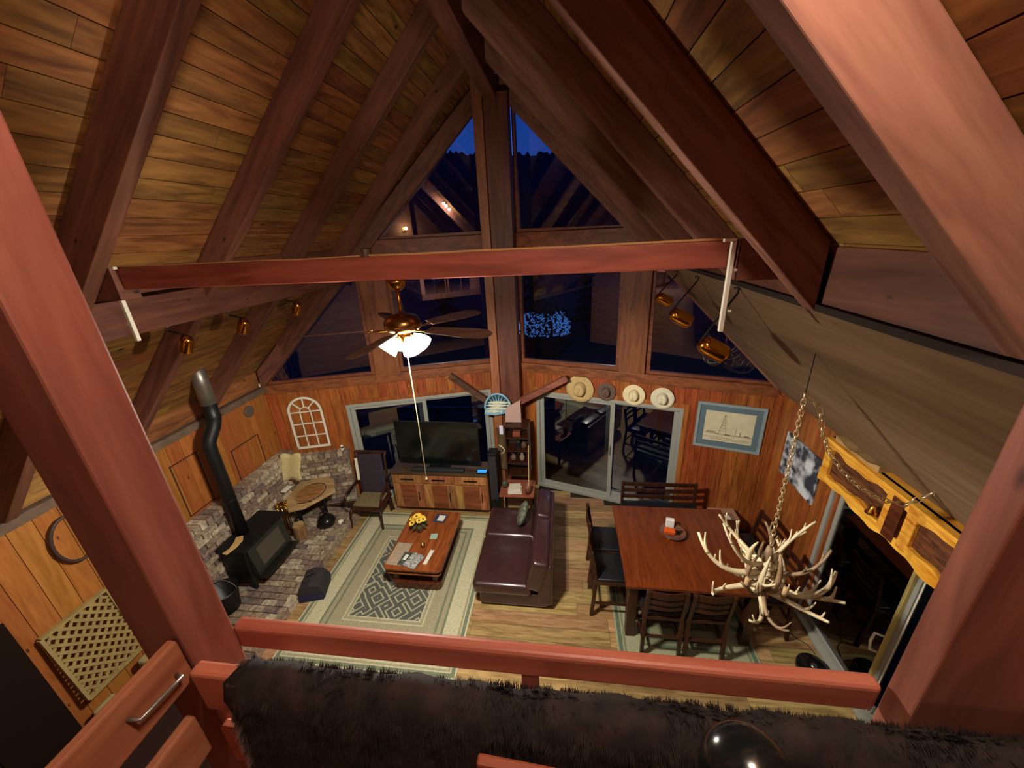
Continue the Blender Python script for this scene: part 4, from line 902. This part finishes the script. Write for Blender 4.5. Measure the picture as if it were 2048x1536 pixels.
sheet('magazine', -2.14, 4.00, .459, .20, .26, -.35, plain('bw_magazine', S(150, 150, 146), .4, var=.9, vscale=30), 'black and white magazine on top of the dark one', 'magazine', .005)
sheet('leaflet', -2.28, 4.05, .4645, .05, .10, -.2, M['paper'], 'small white slip on the stacked magazines', 'paper', .002)
sheet('envelope', -1.95, 4.09, .45, .055, .27, -.12, M['paper'], 'long narrow white envelope lying alone at the table front', 'envelope')
sheet('coaster', -2.00, 4.50, .45, .11, .11, .1, plain('pale_teal', S(150, 176, 160), .5), 'square pale teal coaster at the middle of the coffee table', 'coaster', .006)
sheet('notepad', -2.02, 4.90, .45, .20, .20, -.1, plain('navy_pad', S(60, 62, 84), .4, var=.5, vscale=20), 'dark booklet with white page at the far end of the coffee table', 'notepad', .01)
sheet('page', -2.00, 4.90, .4602, .11, .13, -.1, M['paper'], 'white page lying on the dark booklet', 'paper', .002)
tag(MB().lathe([(.03, 0), (.034, .05), (.03, .051), (.027, .006), (1e-5, .005)], (-2.10, 4.28, .45), 18).build('small_dish', M['oldbrass'], None, smooth=True), 'small brassy cup glinting on the coffee table', 'cup')
# ================================================================ SOFA
so = thing('leather_sofa', (-.68, 4.7, 0), 'dark oxblood leather sofa seen from above, facing the stove', 'sofa')
MB().box(-1.14, -.20, 3.74, 5.26, .04, .27).build('base', M['leather'], so, bevel=.03, segs=3)
for i, (a, b) in enumerate(((3.68, 4.60), (4.60, 5.28))):
    MB().box(-1.22, -.42, a+.004, b-.004, .27, .46).build('seat_cushion', M['leather'], so, bevel=.065, segs=5, smooth=True)
    MB().hexa([(-.52, a+.01, .40), (-.30, a+.01, .34), (-.30, b-.01, .34), (-.52, b-.01, .40), (-.40, a+.01, .88), (-.17, a+.01, .84), (-.17, b-.01, .84), (-.40, b-.01, .88)]).build('back_cushion', M['leather'], so, bevel=.06, segs=5, smooth=True)
MB().box(-.34, -.14, 3.72, 5.28, .10, .80).build('back_frame', M['leather'], so, bevel=.03, segs=3)
for a in (-1.08, -.25):
    for b in (3.80, 5.20): MB().box(a-.03, a+.03, b-.03, b+.03, 0, .05).build('foot', M['esp'], so)
cu = MB().ball((0, 0, 0), .2, 20, 12, (.35, 1, 1)).build('throw_pillow', plain('gray_print', S(96, 100, 84), .9, var=.7, vscale=26), None, smooth=True)
cu.location = (-.64, 4.90, .64); cu.rotation_euler = (0, .35, 0); tag(cu, 'gray patterned pillow leaning on the far end of the sofa', 'pillow')
# ================================================================ END TABLE, SHELF, POST ITEMS
et = thing('end_table', (-.8, 5.6, 0), 'small red-brown table with books at the foot of the post', 'side table')
MB().box(-1.10, -.50, 5.36, 5.84, .57, .60).build('table_top', wood('rose_top', S(120, 60, 40), S(150, 84, 58), 'x', .4, 0, 0, 1), et, bevel=.006)
for a in (-1.05, -.55):
    for b in (5.41, 5.79): MB().box(a-.02, a+.02, b-.02, b+.02, 0, .57).build('leg', M['esp'], et)
for i, (w_, rz, lb) in enumerate(((.24, .05, 'white book at the bottom of the short stack on the end table'), (.22, -.06, 'white book in the middle of the short stack on the end table'), (.19, .1, 'white book on top of the short stack on the end table'))):
    o = MB().box(-w_/2, w_/2, -.08, .08, .003, .031).build('book', M['paper'], None); b2 = MB().box(-w_/2-.003, w_/2+.003, -.083, .083, 0, .003).box(-w_/2-.003, w_/2+.003, -.083, .083, .031, .034).build('cover', plain('cover_%d' % i, S(200, 190, 170), .5), o, local=True)
    o.location = (-.83, 5.50, .601+i*.035); o.rotation_euler = (0, 0, rz); tag(o, lb, 'book', 'books on the end table')
cp = thing('pencil_cup', (-.60, 5.46, .60), 'brown cylinder cup holding a long pale stick beside the books', 'cup')
MB().lathe([(.05, 0), (.055, .17), (.05, .17), (.045, .01), (1e-5, .01)], (-.60, 5.46, .601), 18).build('cup_body', plain('brown_cup', S(110, 66, 46), .5), cp, smooth=True)
tag(MB().tube([(-.59, 5.47, .62), (-.57, 5.50, 1.52)], .009, 8).build('pale_stick', plain('bamboo', S(206, 168, 104), .5), None), 'long thin pale stick standing up from the brown cup', 'stick')
tag(MB().ball((-.93, 5.48, .0), .02).lathe([(.05, .0), (.06, .05), (.03, .09)], (-.98, 5.50, .6015), 14).build('green_planter', plain('dull_green', S(60, 66, 48), .6), None, smooth=True) if False else MB().lathe([(.05, .0), (.06, .05), (.045, .11), (.02, .13)], (-1.03, 5.62, .6015), 14).build('green_jar', plain('dull_green', S(60, 66, 48), .6), None, smooth=True), 'dull green jar behind the white books', 'jar')
sf = thing('knick_knack_shelf', (-.8, 6.0, .6), 'dark open shelf unit attached at the base of the centre post', 'shelf')
MB().box(-.62, -.60, 5.86, 6.2, .62, 1.66).box(-1.02, -1.0, 5.86, 6.2, .62, 1.66).build('side_panel', M['esp'], sf); MB().box(-1.0, -.62, 6.18, 6.2, .62, 1.66).build('back_panel', M['esp'], sf)
for z_ in (.64, .90, 1.16, 1.42, 1.64): MB().box(-1.0, -.62, 5.88, 6.18, z_, z_+.02).build('shelf_board', M['esp'], sf)
random.seed(4)
kn = [('carved_figure', 'small pale carved figure on the shelf second from the bottom', .92, -.74, S(130, 112, 90)), ('clay_pot', 'small round clay pot at the left of the second lowest shelf', .92, -.90, S(96, 70, 56)), ('dark_lantern', 'black lantern shaped trinket on the middle shelf', 1.18, -.80, S(26, 26, 26)), ('red_box', 'brown and red trinket box on the upper shelf', 1.44, -.82, S(120, 56, 36)), ('pine_cone', 'brown pine cone at the right of the middle shelf', 1.18, -.70, S(80, 54, 38))]
for nm_, lb, z_, x_, c_ in kn:
    if nm_ == 'red_box': o = MB().box(x_-.07, x_+.07, 5.92, 6.02, z_+.0005, z_+.09).build(nm_, plain(nm_+'_m', c_, .6), None, bevel=.008)
    elif nm_ == 'dark_lantern': o = MB().lathe([(.05, 0), (.05, .02), (.035, .03), (.04, .12), (.05, .13), (.01, .18)], (x_, 5.98, z_+.0005), 8).build(nm_, plain(nm_+'_m', c_, .4), None)
    else: o = MB().lathe([(.03, 0), (.05, .05), (.045, .10), (.02, .14), (.03, .17), (1e-5, .20)] if nm_ == 'carved_figure' else [(.03, 0), (.055, .04), (.05, .09), (.02, .13), (1e-5, .135)], (x_, 5.98, z_+.0005), 14).build(nm_, plain(nm_+'_m', c_, .7, var=.3, vscale=40), None, smooth=True)
    tag(o, lb, 'ornament')
cpn = thing('horn_plaque', (-1.13, 6.15, .7), 'narrow framed panel with a pale curved horn on the front of the post', 'panel')
MB().box(-1.20, -1.06, 6.12, 6.15, .62, 1.50).build('panel_board', wood('panel_w', S(60, 48, 30), S(110, 90, 56), 'z', .5, 0, .5, 1.5), cpn, bevel=.004)
MB().box(-1.215, -1.20, 6.11, 6.15, .62, 1.5).box(-1.06, -1.045, 6.11, 6.15, .62, 1.5).build('panel_edge', M['trim'], cpn)
MB().tube([(-1.19, 6.11, 1.16), (-1.12, 6.10, 1.12), (-1.08, 6.10, 1.06), (-1.10, 6.10, 1.0), (-1.19, 6.11, .96)], [.006, .012, .014, .012, .008], 8).build('pale_horn', M['antler'], cpn, smooth=True)
tag(MB().box(-1.155, -1.085, 6.105, 6.119, 1.38, 1.56).build('thermometer', plain('cool_white', S(215, 215, 240), .3), None, bevel=.006), 'small white oblong thermometer on the post front', 'thermometer')
fw = thing('fish_plaque', (-1.14, 6.1, 1.85), 'half round blue plaque with silver fish on the centre post', 'wall decor')
blm = plain('frosted_blue', S(120, 164, 186), .35, var=.25, vscale=20)
c0 = Vector((-1.15, 6.10, 1.90))
arcp = [(.235*math.cos(t), .29*math.sin(t)) for t in [PI*i/20 for i in range(21)]]
MB().prism(arcp, c0, EX, EZ, EY, .02).build('plaque_back', plain('deep_teal', S(36, 62, 72), .4), fw)
MB().tube([c0+Vector((x_, -.005, z_)) for x_, z_ in arcp], .018, 8).build('rim', blm, fw, smooth=True)
m = MB()
for i in range(3, 18, 2):
    t = PI*i/20; m.prism([(-.012, 0), (.012, 0), (.004, .12), (-.004, .12)], c0+Vector((.08*math.cos(t), -.012, .12*math.sin(t))), Vector((math.sin(t), 0, -math.cos(t))), Vector((math.cos(t), 0, math.sin(t)*1.3)), EY, .008)
m.build('rays', blm, fw)
fm = plain('silver_fish', S(205, 205, 180), .35, var=.2, vscale=30)
for (dx_, dz_, L_) in ((.02, .13, .19), (-.01, .075, .20), (.0, .02, .22), (-.09, -.04, .15)):
    P = [(-L_, 0), (-L_*.6, .022), (0, .03), (L_*.6, .018), (L_*.85, .006), (L_*1.1, .03), (L_*1.05, 0), (L_*1.1, -.028), (L_*.85, -.004), (L_*.5, -.016), (0, -.022), (-L_*.6, -.015)]
    MB().prism(P, c0+Vector((dx_, -.028, dz_)), EX, EZ, EY, .012).build('fish', fm, fw)
MB().prism([(-.25, -.10), (-.05, -.12), (.18, -.07), (.24, .01), (.0, .02), (-.23, .0)], c0+Vector((0, -.02, 0)), EX, EZ, EY, .01).build('wave', blm, fw)
tag(MB().add([(-1.02, 6.02, 1.68), (-.74, 6.06, 1.66), (-.74, 6.06, 1.97), (-.74, 6.04, 2.10), (-1.0, 6.02, 1.96), (-1.02, 6.022, 1.68), (-.74, 6.062, 1.66), (-.74, 6.062, 1.97), (-.74, 6.042, 2.10), (-1.0, 6.022, 1.96)],
             [(0, 1, 2, 3, 4), (9, 8, 7, 6, 5), (0, 5, 6, 1), (1, 6, 7, 2), (2, 7, 8, 3), (3, 8, 9, 4), (4, 9, 5, 0)]).build('wall_notice', plain('pink_paper', S(178, 146, 134), .8), None), 'pinkish paper sheet pinned right of the fish plaque', 'paper')
# ================================================================ HATS, PICTURES
def hat(x, col, band, r, label, fedora=False):
    c = gp(1, x, 2.22, .03); d, n = wdir(1); o = thing('cowboy_hat', c, label, 'hat', 'hats in a row above the sliding door')
    Mx = Matrix((d, Vector((0, 0, 1)), n)).transposed().to_4x4(); hm_ = plain('hat_%s' % label[:9], col, .8, var=.12, vscale=40)
    vs = []; R_ = [.0, .35, .55, .62, .8, 1.0]; n_ = 28
    prof_ = [(1.0, .05), (.8, .02), (.56, .0), (.48, .02), (.47, .30), (.42, .52), (.30, .60), (1e-4, .53)]
    for rr, zz in prof_:
        for k in range(n_):
            t = 2*PI*k/n_; sxx = 1.0; lift = .16*abs(math.cos(t))**3 if rr > .6 else 0
            dent = -.16*math.exp(-(math.cos(t)*rr/.12)**2) if zz > .45 else 0
            vs.append(c+(Mx.to_3x3() @ Vector((rr*r*math.cos(t)*(.82 if rr <= .56 else .97), rr*r*math.sin(t)*(1.0), (zz+lift*.3*(rr > .6)+dent*.8)*r))))
    m = MB().add(vs, [(i*n_+k, i*n_+(k+1) % n_, (i+1)*n_+(k+1) % n_, (i+1)*n_+k) for i in range(len(prof_)-1) for k in range(n_)])
    h = m.build('hat_body', hm_, o, smooth=True); md = h.modifiers.new('s', 'SOLIDIFY'); md.thickness = .004
    bn = MB().tube([c+(Mx.to_3x3() @ Vector((.49*r*math.cos(t)*.82, .49*r*math.sin(t), .06*r))) for t in [2*PI*k/24 for k in range(24)]], .009, 6, closed=True).build('hat_band', plain('band_%s' % label[:9], band, .7), o, smooth=True)
hat(.30, S(188, 160, 108), S(120, 92, 54), .25, 'leftmost and largest straw hat, tan with brown band')
hat(.73, S(98, 76, 62), S(62, 46, 38), .165, 'small brown felt hat, second from the left')
hat(1.16, S(222, 208, 164), S(150, 136, 104), .185, 'cream straw hat, third from the left')
hat(1.58, S(214, 206, 176), S(140, 136, 116), .185, 'off-white straw hat at the right end of the row')
pc = thing('framed_picture', gp(1, 2.52, 1.5, .02), 'framed print of an oil derrick in a blue gray mat on the cedar wall', 'picture')
def fq(x0, x1, z0, z1, o0, o1): 
    return gbox(MB(), 1, x0, x1, z0, z1, o0, o1)
px0, px1, pz0, pz1 = 2.08, 2.96, 1.47, 2.24
m = MB(); t = .04
for q in ((px0, px1, pz0, pz0+t), (px0, px1, pz1-t, pz1), (px0, px0+t, pz0+t, pz1-t), (px1-t, px1, pz0+t, pz1-t)): gbox(m, 1, q[0], q[1], q[2], q[3], .005, .035)
m.build('frame', plain('pale_blue_frame', S(140, 156, 156), .4), pc, bevel=.003)
fq(px0+t, px1-t, pz0+t, pz1-t, .005, .018).build('mat_board', plain('slate_mat', S(92, 112, 122), .8), pc)
fq(2.20, 2.84, 1.60, 2.11, .018, .021).build('print', plain('sepia_print', S(206, 198, 164), .6, var=.08, vscale=10), pc)
ink = plain('print_ink', S(128, 122, 96), .7); m = MB(); d1, n1 = wdir(1)
def pl_(m, a, b, w_): p, q = gp(1, a[0], a[1], .022), gp(1, b[0], b[1], .022); m.beam(p, q, w_, .0012, (q-p).cross(n1))
pl_(m, (2.40, 1.73), (2.455, 2.03), .006); pl_(m, (2.50, 1.73), (2.465, 2.03), .006); pl_(m, (2.46, 2.03), (2.46, 2.06), .02)
for z_ in (1.78, 1.83, 1.88, 1.93, 1.98):
    k_ = (z_-1.73)/.3; pl_(m, (2.40+.055*k_, z_), (2.50-.035*k_, z_), .004); pl_(m, (2.40+.055*k_, z_), (2.50-.04*(k_+.15), z_+.05), .003)
pl_(m, (2.21, 1.735), (2.83, 1.72), .010); pl_(m, (2.24, 1.755), (2.36, 1.755), .016); pl_(m, (2.48, 1.725), (2.56, 1.725), .026); pl_(m, (2.62, 1.73), (2.62, 1.85), .006); pl_(m, (2.68, 1.73), (2.68, 1.80), .012); pl_(m, (2.73, 1.74), (2.80, 1.74), .022); pl_(m, (2.22, 1.67), (2.82, 1.655), .006); pl_(m, (2.30, 1.64), (2.80, 1.63), .005)
m.build('derrick_drawing', ink, pc)
cm_ = plain('bw_canvas', S(160, 168, 180), .6, var=.95, vscale=4.0)
for n_ in cm_.node_tree.nodes:
    if n_.type == 'VALTORGB':
        n_.color_ramp.elements[0].position = .43; n_.color_ramp.elements[1].position = .56; n_.color_ramp.elements[0].color = S(52, 56, 66); n_.color_ramp.elements[1].color = S(214, 220, 228)
cv_ = MB().box(XR-.022, XR-.002, 4.27, 5.02, 1.50, 2.12).build('canvas_print', cm_, None)
tag(cv_, 'black and white landscape canvas on the right wall beside the door', 'picture')
bx = thing('cardboard_box', (2.64, 5.40, 0), 'open pinkish cardboard box with white label in the right corner', 'box')
bx.location = (2.64, 5.40, 0)
MB().box(2.46, 2.86, 5.22, 5.50, 0, .015).box(2.46, 2.475, 5.22, 5.50, .015, .45).box(2.845, 2.86, 5.22, 5.50, .015, .45).box(2.475, 2.845, 5.22, 5.235, .015, .45).box(2.475, 2.845, 5.485, 5.5, .015, .45).build('box_body', plain('kraft_pink', S(176, 128, 104), .8), bx)
MB().box(2.48, 2.84, 5.24, 5.48, .36, .37).build('packing', plain('kraft_in', S(130, 104, 74), .9), bx); MB().box(2.66, 2.78, 5.32, 5.42, .371, .376).build('label', M['paper'], bx)
bx.location.x -= .12; bx.location.y -= .04
# ================================================================ VALANCE
va = thing('live_edge_valance', (2.92, 3.2, 2.15), 'yellow live-edge log valance box above the right sliding door', 'valance')
VY0, VY1 = 2.30, 4.02
def edge(yy, k): return .018*math.sin(yy*9+k)+.012*math.sin(yy*23+2*k)
def strip(m, za, zb_, x0, x1, ya, yb, k0, k1, n=26):
    vs = []; fs = []
    for i in range(n+1):
        yy = ya+(yb-ya)*i/n; a = za+(edge(yy, k0) if k0 is not None else 0); b = zb_+(edge(yy, k1) if k1 is not None else 0)
        vs += [(x0, yy, a), (x1, yy, a), (x1, yy, b), (x0, yy, b)]
    for i in range(n):
        q = i*4
        for j in range(4): fs.append((q+j, q+(j+1) % 4, q+4+(j+1) % 4, q+4+j))
    fs += [(0, 3, 2, 1), (n*4, n*4+1, n*4+2, n*4+3)]
    return m.add(vs, fs)
strip(MB(), 2.14, 2.60, 2.87, 2.90, VY0, VY1, None, None).build('backing_board', M['bark'], va)
strip(MB(), 2.10, 2.20, 2.83, 2.872, VY0, VY1, 0, 2).build('lower_rail', M['live'], va, smooth=False)
strip(MB(), 2.49, 2.56, 2.83, 2.872, VY0, VY1, 4, 1).build('upper_rail', M['live'], va)
MB().box(2.80, XR-.001, VY0, VY1, 2.56, 2.60).build('top_shelf', M['live'], va, bevel=.006)
MB().box(2.82, 2.875, 2.98, 3.10, 2.13, 2.56).build('cross_slab', M['coffeed'], va, bevel=.004)
for yy in (3.96, 3.12, 2.90): MB().box(2.826, 2.873, yy-.05, yy+.05, 2.14, 2.55).build('upright', M['live'], va, bevel=.01)
MB().box(2.87, XR-.001, VY1-.03, VY1, 2.10, 2.56).build('end_board', M['live'], va)
strip(MB(), 2.60, 2.63, 2.85, 3.0, 3.35, 3.95, None, 3).build('top_slab', wood('pale_slabtop', S(140, 112, 70), S(170, 138, 90), 'y', .6, 0, 0, 1), va)
vx = thing('brass_bell', (2.80, 3.22, 2.2), 'shiny brass bell hanging on the near end of the valance inset', 'bell')
MB().lathe([(.05, 0), (.045, .02), (.03, .05), (.022, .08), (1e-5, .09)], (2.80, 3.22, 2.25), 18).build('bell_body', M['brass'], vx, smooth=True)
# ================================================================ DINING SET
dt = thing('dining_table', (1.5, 4.13, 0), 'square counter-height cherry dining table with thick dark legs', 'table')
MB().box(.73, 2.27, 3.42, 4.85, .865, .91).build('table_top', M['tabletop'], dt, bevel=.008, segs=3)
MB().box(.80, 2.20, 3.50, 3.53, .76, .865).box(.80, 2.20, 4.74, 4.77, .76, .865).box(.80, .83, 3.53, 4.74, .76, .865).box(2.17, 2.20, 3.53, 4.74, .76, .865).build('apron', M['esp'], dt)
for a in (.83, 2.17):
    for b in (3.52, 4.75): MB().box(a-.055, a+.055, b-.055, b+.055, .012, .865).build('leg', M['esp'], dt, bevel=.008)
def make_chair():
    o = thing('dining_chair', (0, 0, 0), '', 'chair', 'counter-height dining chairs'); S_ = .62
    for s in (-1, 1):
        MB().beam((s*.21, .21, .012), (s*.20, .19, S_), .04, .04).build('leg', M['esp'], o, bevel=.004)
        MB().beam((s*.21, -.25, .012), (s*.205, -.20, S_), .04, .045).beam((s*.205, -.20, S_), (s*.205, -.27, 1.08), .04, .045).build('leg', M['esp'], o, bevel=.004)
        MB().beam((s*.21, -.23, .24), (s*.21, .20, .24), .02, .035).build('stretcher', M['esp'], o)
    MB().box(-.21, .21, .185, .21, .20, .235).build('footrest', M['esp'], o, bevel=.004); MB().box(-.21, .21, -.24, -.215, .30, .33).build('stretcher', M['esp'], o)
    MB().box(-.23, .23, -.22, .22, S_-.05, S_).build('seat_frame', M['esp'], o, bevel=.006)
    MB().box(-.225, .225, -.205, .225, S_, S_+.045).build('seat_pad', M['blackseat'], o, bevel=.02, segs=3, smooth=True)
    for k, (z_, h_) in enumerate(((1.03, .085), (.91, .05), (.80, .05))):
        y_ = -.2-.07*(z_-S_)/.46; vs = []
        for i in range(9):
            t = i/8; x_ = -.19+.38*t; bow = -.03*math.sin(PI*t)
            vs += [(x_, y_+bow-.009, z_-h_/2), (x_, y_+bow+.009, z_-h_/2), (x_, y_+bow+.009, z_+h_/2), (x_, y_+bow-.009, z_+h_/2)]
        MB().add(vs, [(i*4+j, i*4+(j+1) % 4, i*4+4+(j+1) % 4, i*4+4+j) for i in range(8) for j in range(4)]+[(0, 3, 2, 1), (32, 33, 34, 35)]).build('back_slat', M['esp'], o)
    return o
ch0 = make_chair(); 
seats = [(1.14, 3.50, 0, 'dining chair on the near side of the table, left one of two'), (1.62, 3.50, .02, 'dining chair on the near side of the table, right one of two'),
         (.62, 3.93, -PI/2, 'black-seated dining chair nearest the railing on the sofa side'), (.62, 4.44, -PI/2, 'black-seated dining chair on the sofa side, farther one'),
         (2.45, 3.80, PI/2, 'dining chair behind the antlers, nearest the sliding door'), (2.45, 4.45, PI/2, 'dining chair near the cardboard box, farther one on the door side')]
for i, (x_, y_, r_, lb) in enumerate(seats):
    o = ch0 if i == 0 else copytree(ch0)
    o.location = (x_, y_, 0); o.rotation_euler = (0, 0, r_); o['label'] = lb
bn = thing('dining_bench', (1.52, 5.2, 0), 'dark slatted-back dining bench on the far side of the table', 'bench')
for x_ in (.96, 2.08):
    MB().beam((x_, 5.36, 0), (x_, 5.36, .98), .045, .045).build('leg', M['esp'], bn, bevel=.004); MB().beam((x_, 4.96, 0), (x_, 4.98, .58), .045, .045).build('leg', M['esp'], bn, bevel=.004)
MB().box(.94, 2.10, 4.94, 5.36, .56, .62).build('seat', M['blackseat'], bn, bevel=.012)
for z_ in (.94, .82, .70): MB().box(.98, 2.06, 5.35, 5.375, z_-.03 if z_ < .9 else z_-.035, z_+.03).build('back_slat', M['esp'], bn, bevel=.003)
ls = thing('fruit_bowl', (1.46, 4.30, .91), 'dark glass bowl of packets in the middle of the dining table', 'bowl')
MB().lathe([(.08, 0), (.12, .012), (.165, .05), (.17, .055), (.16, .052), (.11, .02), (1e-5, .012)], (1.46, 4.30, .911), 32).build('bowl', plain('smoky_bowl', S(110, 70, 54), .12), ls, smooth=True)
o = MB().box(-.07, .07, -.04, .04, 0, .06).build('orange_packet', M['orange'], None, bevel=.01); o.location = (1.41, 4.29, .945); o.rotation_euler = (.1, .1, -.1); tag(o, 'orange snack packet in the bowl', 'packet')
o = MB().box(-.055, .055, -.03, .03, 0, .13).build('napkin_holder', plain('white_card', S(228, 226, 220), .5), None, bevel=.012); o.location = (1.45, 4.42, .935); o.rotation_euler = (0, 0, -.15); tag(o, 'white napkin stack standing at the back of the bowl', 'napkins')
sh_ = thing('salt_shaker', (1.52, 4.28, .93), 'small black and silver shaker in the bowl', 'shaker')
MB().lathe([(.02, 0), (.02, .05), (.016, .06)], (1.53, 4.28, .94), 14).build('shaker_body', M['black'], sh_, smooth=True); MB().lathe([(.018, 0), (.016, .018), (1e-5, .022)], (1.53, 4.28, 1.0), 14).build('shaker_cap', M['silver'], sh_, smooth=True)
# ================================================================ FLOOR ODDMENTS
rb = thing('robot_vacuum', (2.80, 3.26, 0), 'round black robot vacuum on the floor by the right sliding door', 'vacuum')
MB().lathe([(.15, 0), (.16, .02), (.16, .075), (.15, .09), (.06, .095), (1e-5, .095)], (2.80, 3.24, 0), 32).build('body', plain('gloss_black2', S(20, 20, 20), .15), rb, smooth=True)
MB().lathe([(.035, 0), (.03, .012), (1e-5, .014)], (2.80, 3.24, .095), 16).build('button', M['silver'], rb, smooth=True)
tag(MB().tube([(2.72, 3.85, .005), (2.78, 3.76, .005), (2.80, 3.70, .005), (2.84, 3.62, .005), (2.92, 3.56, .005), (2.95, 3.44, .005)], .004, 6).build('power_cord', M['black'], None), 'thin dark power cord curling to the robot vacuum', 'cord')
# ================================================================ OUTSIDE
gd = MB(); N_ = 40; vs = []
for i in range(N_+1):
    for j in range(N_+1):
        x_ = -150+300*i/N_; y_ = -60+360*j/N_; near = min(1, max(0, (math.hypot(x_, y_-3)-8)/60)); vs.append((x_, y_, -1.2+near*1.5*math.sin(x_*.05)*math.cos(y_*.04)-near*2))
gd.add(vs, [(i*(N_+1)+j, (i+1)*(N_+1)+j, (i+1)*(N_+1)+j+1, i*(N_+1)+j+1) for i in range(N_) for j in range(N_)])
tag(gd.build('ground', M['snow']), 'dark snowy ground outside at dusk', kind='structure')
random.seed(21)
hl = MB(); n_ = 420; vs = []
for i in range(n_+1):
    a = -1.3+2.6*i/n_; D_ = 280; x_, y_ = D_*math.sin(a), D_*math.cos(a); h_ = 4.8+D_*(.150+.03*math.sin(a*3.1+2.6)+.01*math.sin(a*11))+random.uniform(-1.6, 1.6)
    vs += [(x_, y_, -6), (x_*.97, y_*.97, h_*.55), (x_, y_, h_), (x_*1.1, y_*1.1, h_*.5)]
hl.add(vs, [(i*4+j, i*4+4+j, i*4+5+j, i*4+1+j) for i in range(n_) for j in range(3)])
tag(hl.build('hillside', plain('forest_hill', S(30, 40, 60), .95, var=.4, vscale=.1)), 'dark forested ridge on the horizon beyond the windows', kind='structure')
def conifer(x_, y_, h_, lb, grp='trees outside the windows'):
    o = thing('pine_tree', (x_, y_, -2), lb, 'tree', grp); rd = random.Random(int(x_*10))
    MB().tube([(x_, y_, -2.5), (x_, y_, h_*.9-2)], [.18, .03], 8).build('trunk', plain('trunk_dark', S(44, 34, 28), .9), o)
    m = MB()
    for k in range(11):
        z_ = -2+h_*(.12+.08*k); r_ = h_*.17*(1-k/11.5); n2 = 12
        for q in range(n2):
            a = 2*PI*q/n2+k; e = r_*rd.uniform(.75, 1.1); c = Vector((x_, y_, z_+h_*.06)); t_ = Vector((x_+e*math.cos(a), y_+e*math.sin(a), z_-h_*.025)); s_ = Vector((-math.sin(a), math.cos(a), 0))*e*.24
            mid = c.lerp(t_, .55); m.add([c, mid+s_, t_, mid-s_], [(0, 1, 2), (0, 2, 3)])
    m.build('foliage', M['conifer'], o)
for i, (x_, y_, h_, lb) in enumerate(((-2.0, 26, 9, 'dark pine seen through the window left of the post'), (-7.5, 24, 8.5, 'dark pine outside the far left window'), (1.5, 27, 8, 'dark pine just right of the centre post outside'), (6, 25, 7.5, 'dark pine outside the right window'), (10.5, 27, 8, 'dark pine at the far right outside'), (-4.6, 34, 10, 'taller dark pine behind the left ones'))):
    conifer(x_, y_, h_, lb)
sb = thing('lit_shrub', (-.7, 14.5, -1.2), 'round shrub covered in blue-white string lights outside the right window', 'shrub')
m = MB(); random.seed(9)
for _ in range(900):
    a = random.uniform(0, 2*PI); b = random.uniform(-1, 1); r_ = random.uniform(.55, 1.0); c = Vector((-.75+1.15*r_*math.cos(a)*math.sqrt(1-b*b), 14.5+.7*r_*math.sin(a)*math.sqrt(1-b*b), 1.15+1.25*r_*b)); d_ = Vector((random.uniform(-1, 1), random.uniform(-1, 1), random.uniform(-1, 1))).normalized()*.10; e_ = d_.orthogonal().normalized()*.05
    m.add([c-d_, c+e_, c+d_, c-e_], [(0, 1, 2, 3)])
m.build('foliage', M['conifer'], sb)['kind'] = 'stuff'
MB().tube([(-.75, 14.5, -1.4), (-.75, 14.5, .8)], .08, 8).build('stem', M['esp'], sb)
m = MB()
for _ in range(420):
    a = random.uniform(PI+.1, 2*PI-.1); b = random.uniform(.10, .80); r_ = random.uniform(.9, 1.02); c = Vector((-.75+1.1*r_*math.cos(a)*math.sqrt(1-b*b), 14.5+.7*r_*math.sin(a)*math.sqrt(1-b*b), 1.05+1.2*r_*b)); t_ = random.uniform(.03, .09); d_ = Vector((random.uniform(-1, 1), 0, random.uniform(-1, 1))).normalized()*t_; e_ = Vector((-d_.z, 0, d_.x))*.35; m.add([c-d_, c+e_, c+d_, c-e_], [(0, 1, 2, 3)])
m.build('string_lights', plain('blue_led', S(120, 190, 255), .4, emit=(.16, .40, 1, 1), es=.55), sb)['kind'] = 'stuff'
dk = MB().box(-5.4, 3.4, 5.6, 8.6, -.30, -.22).box(3.2, 6.2, .5, 6.5, -.30, -.22).build('outer_deck', M['dark']); tag(dk, 'dark timber deck outside the sliding doors', kind='structure')
dm = wood('deck_board', S(50, 38, 30), S(74, 58, 46), 'x', .7, .3, 0, 1)
y = 5.3
while y < 8.5:
    if y < YAP+.15:
        half = 4.04*(YAP+.2-y)/(YAP-YCO); 
        for a, b in ((-5.4, XC-half), (XC+half, 3.4)):
            if b-a > .1: board('plank', dm, dk, ((a+b)/2, y+.065, -.205), EX, EY, EZ, (b-a, .125, .03))
    else: board('plank', dm, dk, (-1, y+.065, -.205), EX, EY, EZ, (8.8, .125, .03))
    y += .135
x = 3.26
while x < 6.1: board('plank', dm, dk, (x+.065, 3.5, -.205), EX, EY, EZ, (.125, 6.0, .03)); x += .135
rl = thing('deck_railing', (-1, 8.5, -.2), 'dark railing along the outer edge of the deck', 'railing')
MB().box(-5.4, 3.4, 8.45, 8.55, .75, .80).build('top_rail', M['esp'], rl)
for i in range(9): MB().box(-5.4+i*1.09, -5.32+i*1.09, 8.46, 8.54, -.19, .75).build('post', M['esp'], rl)
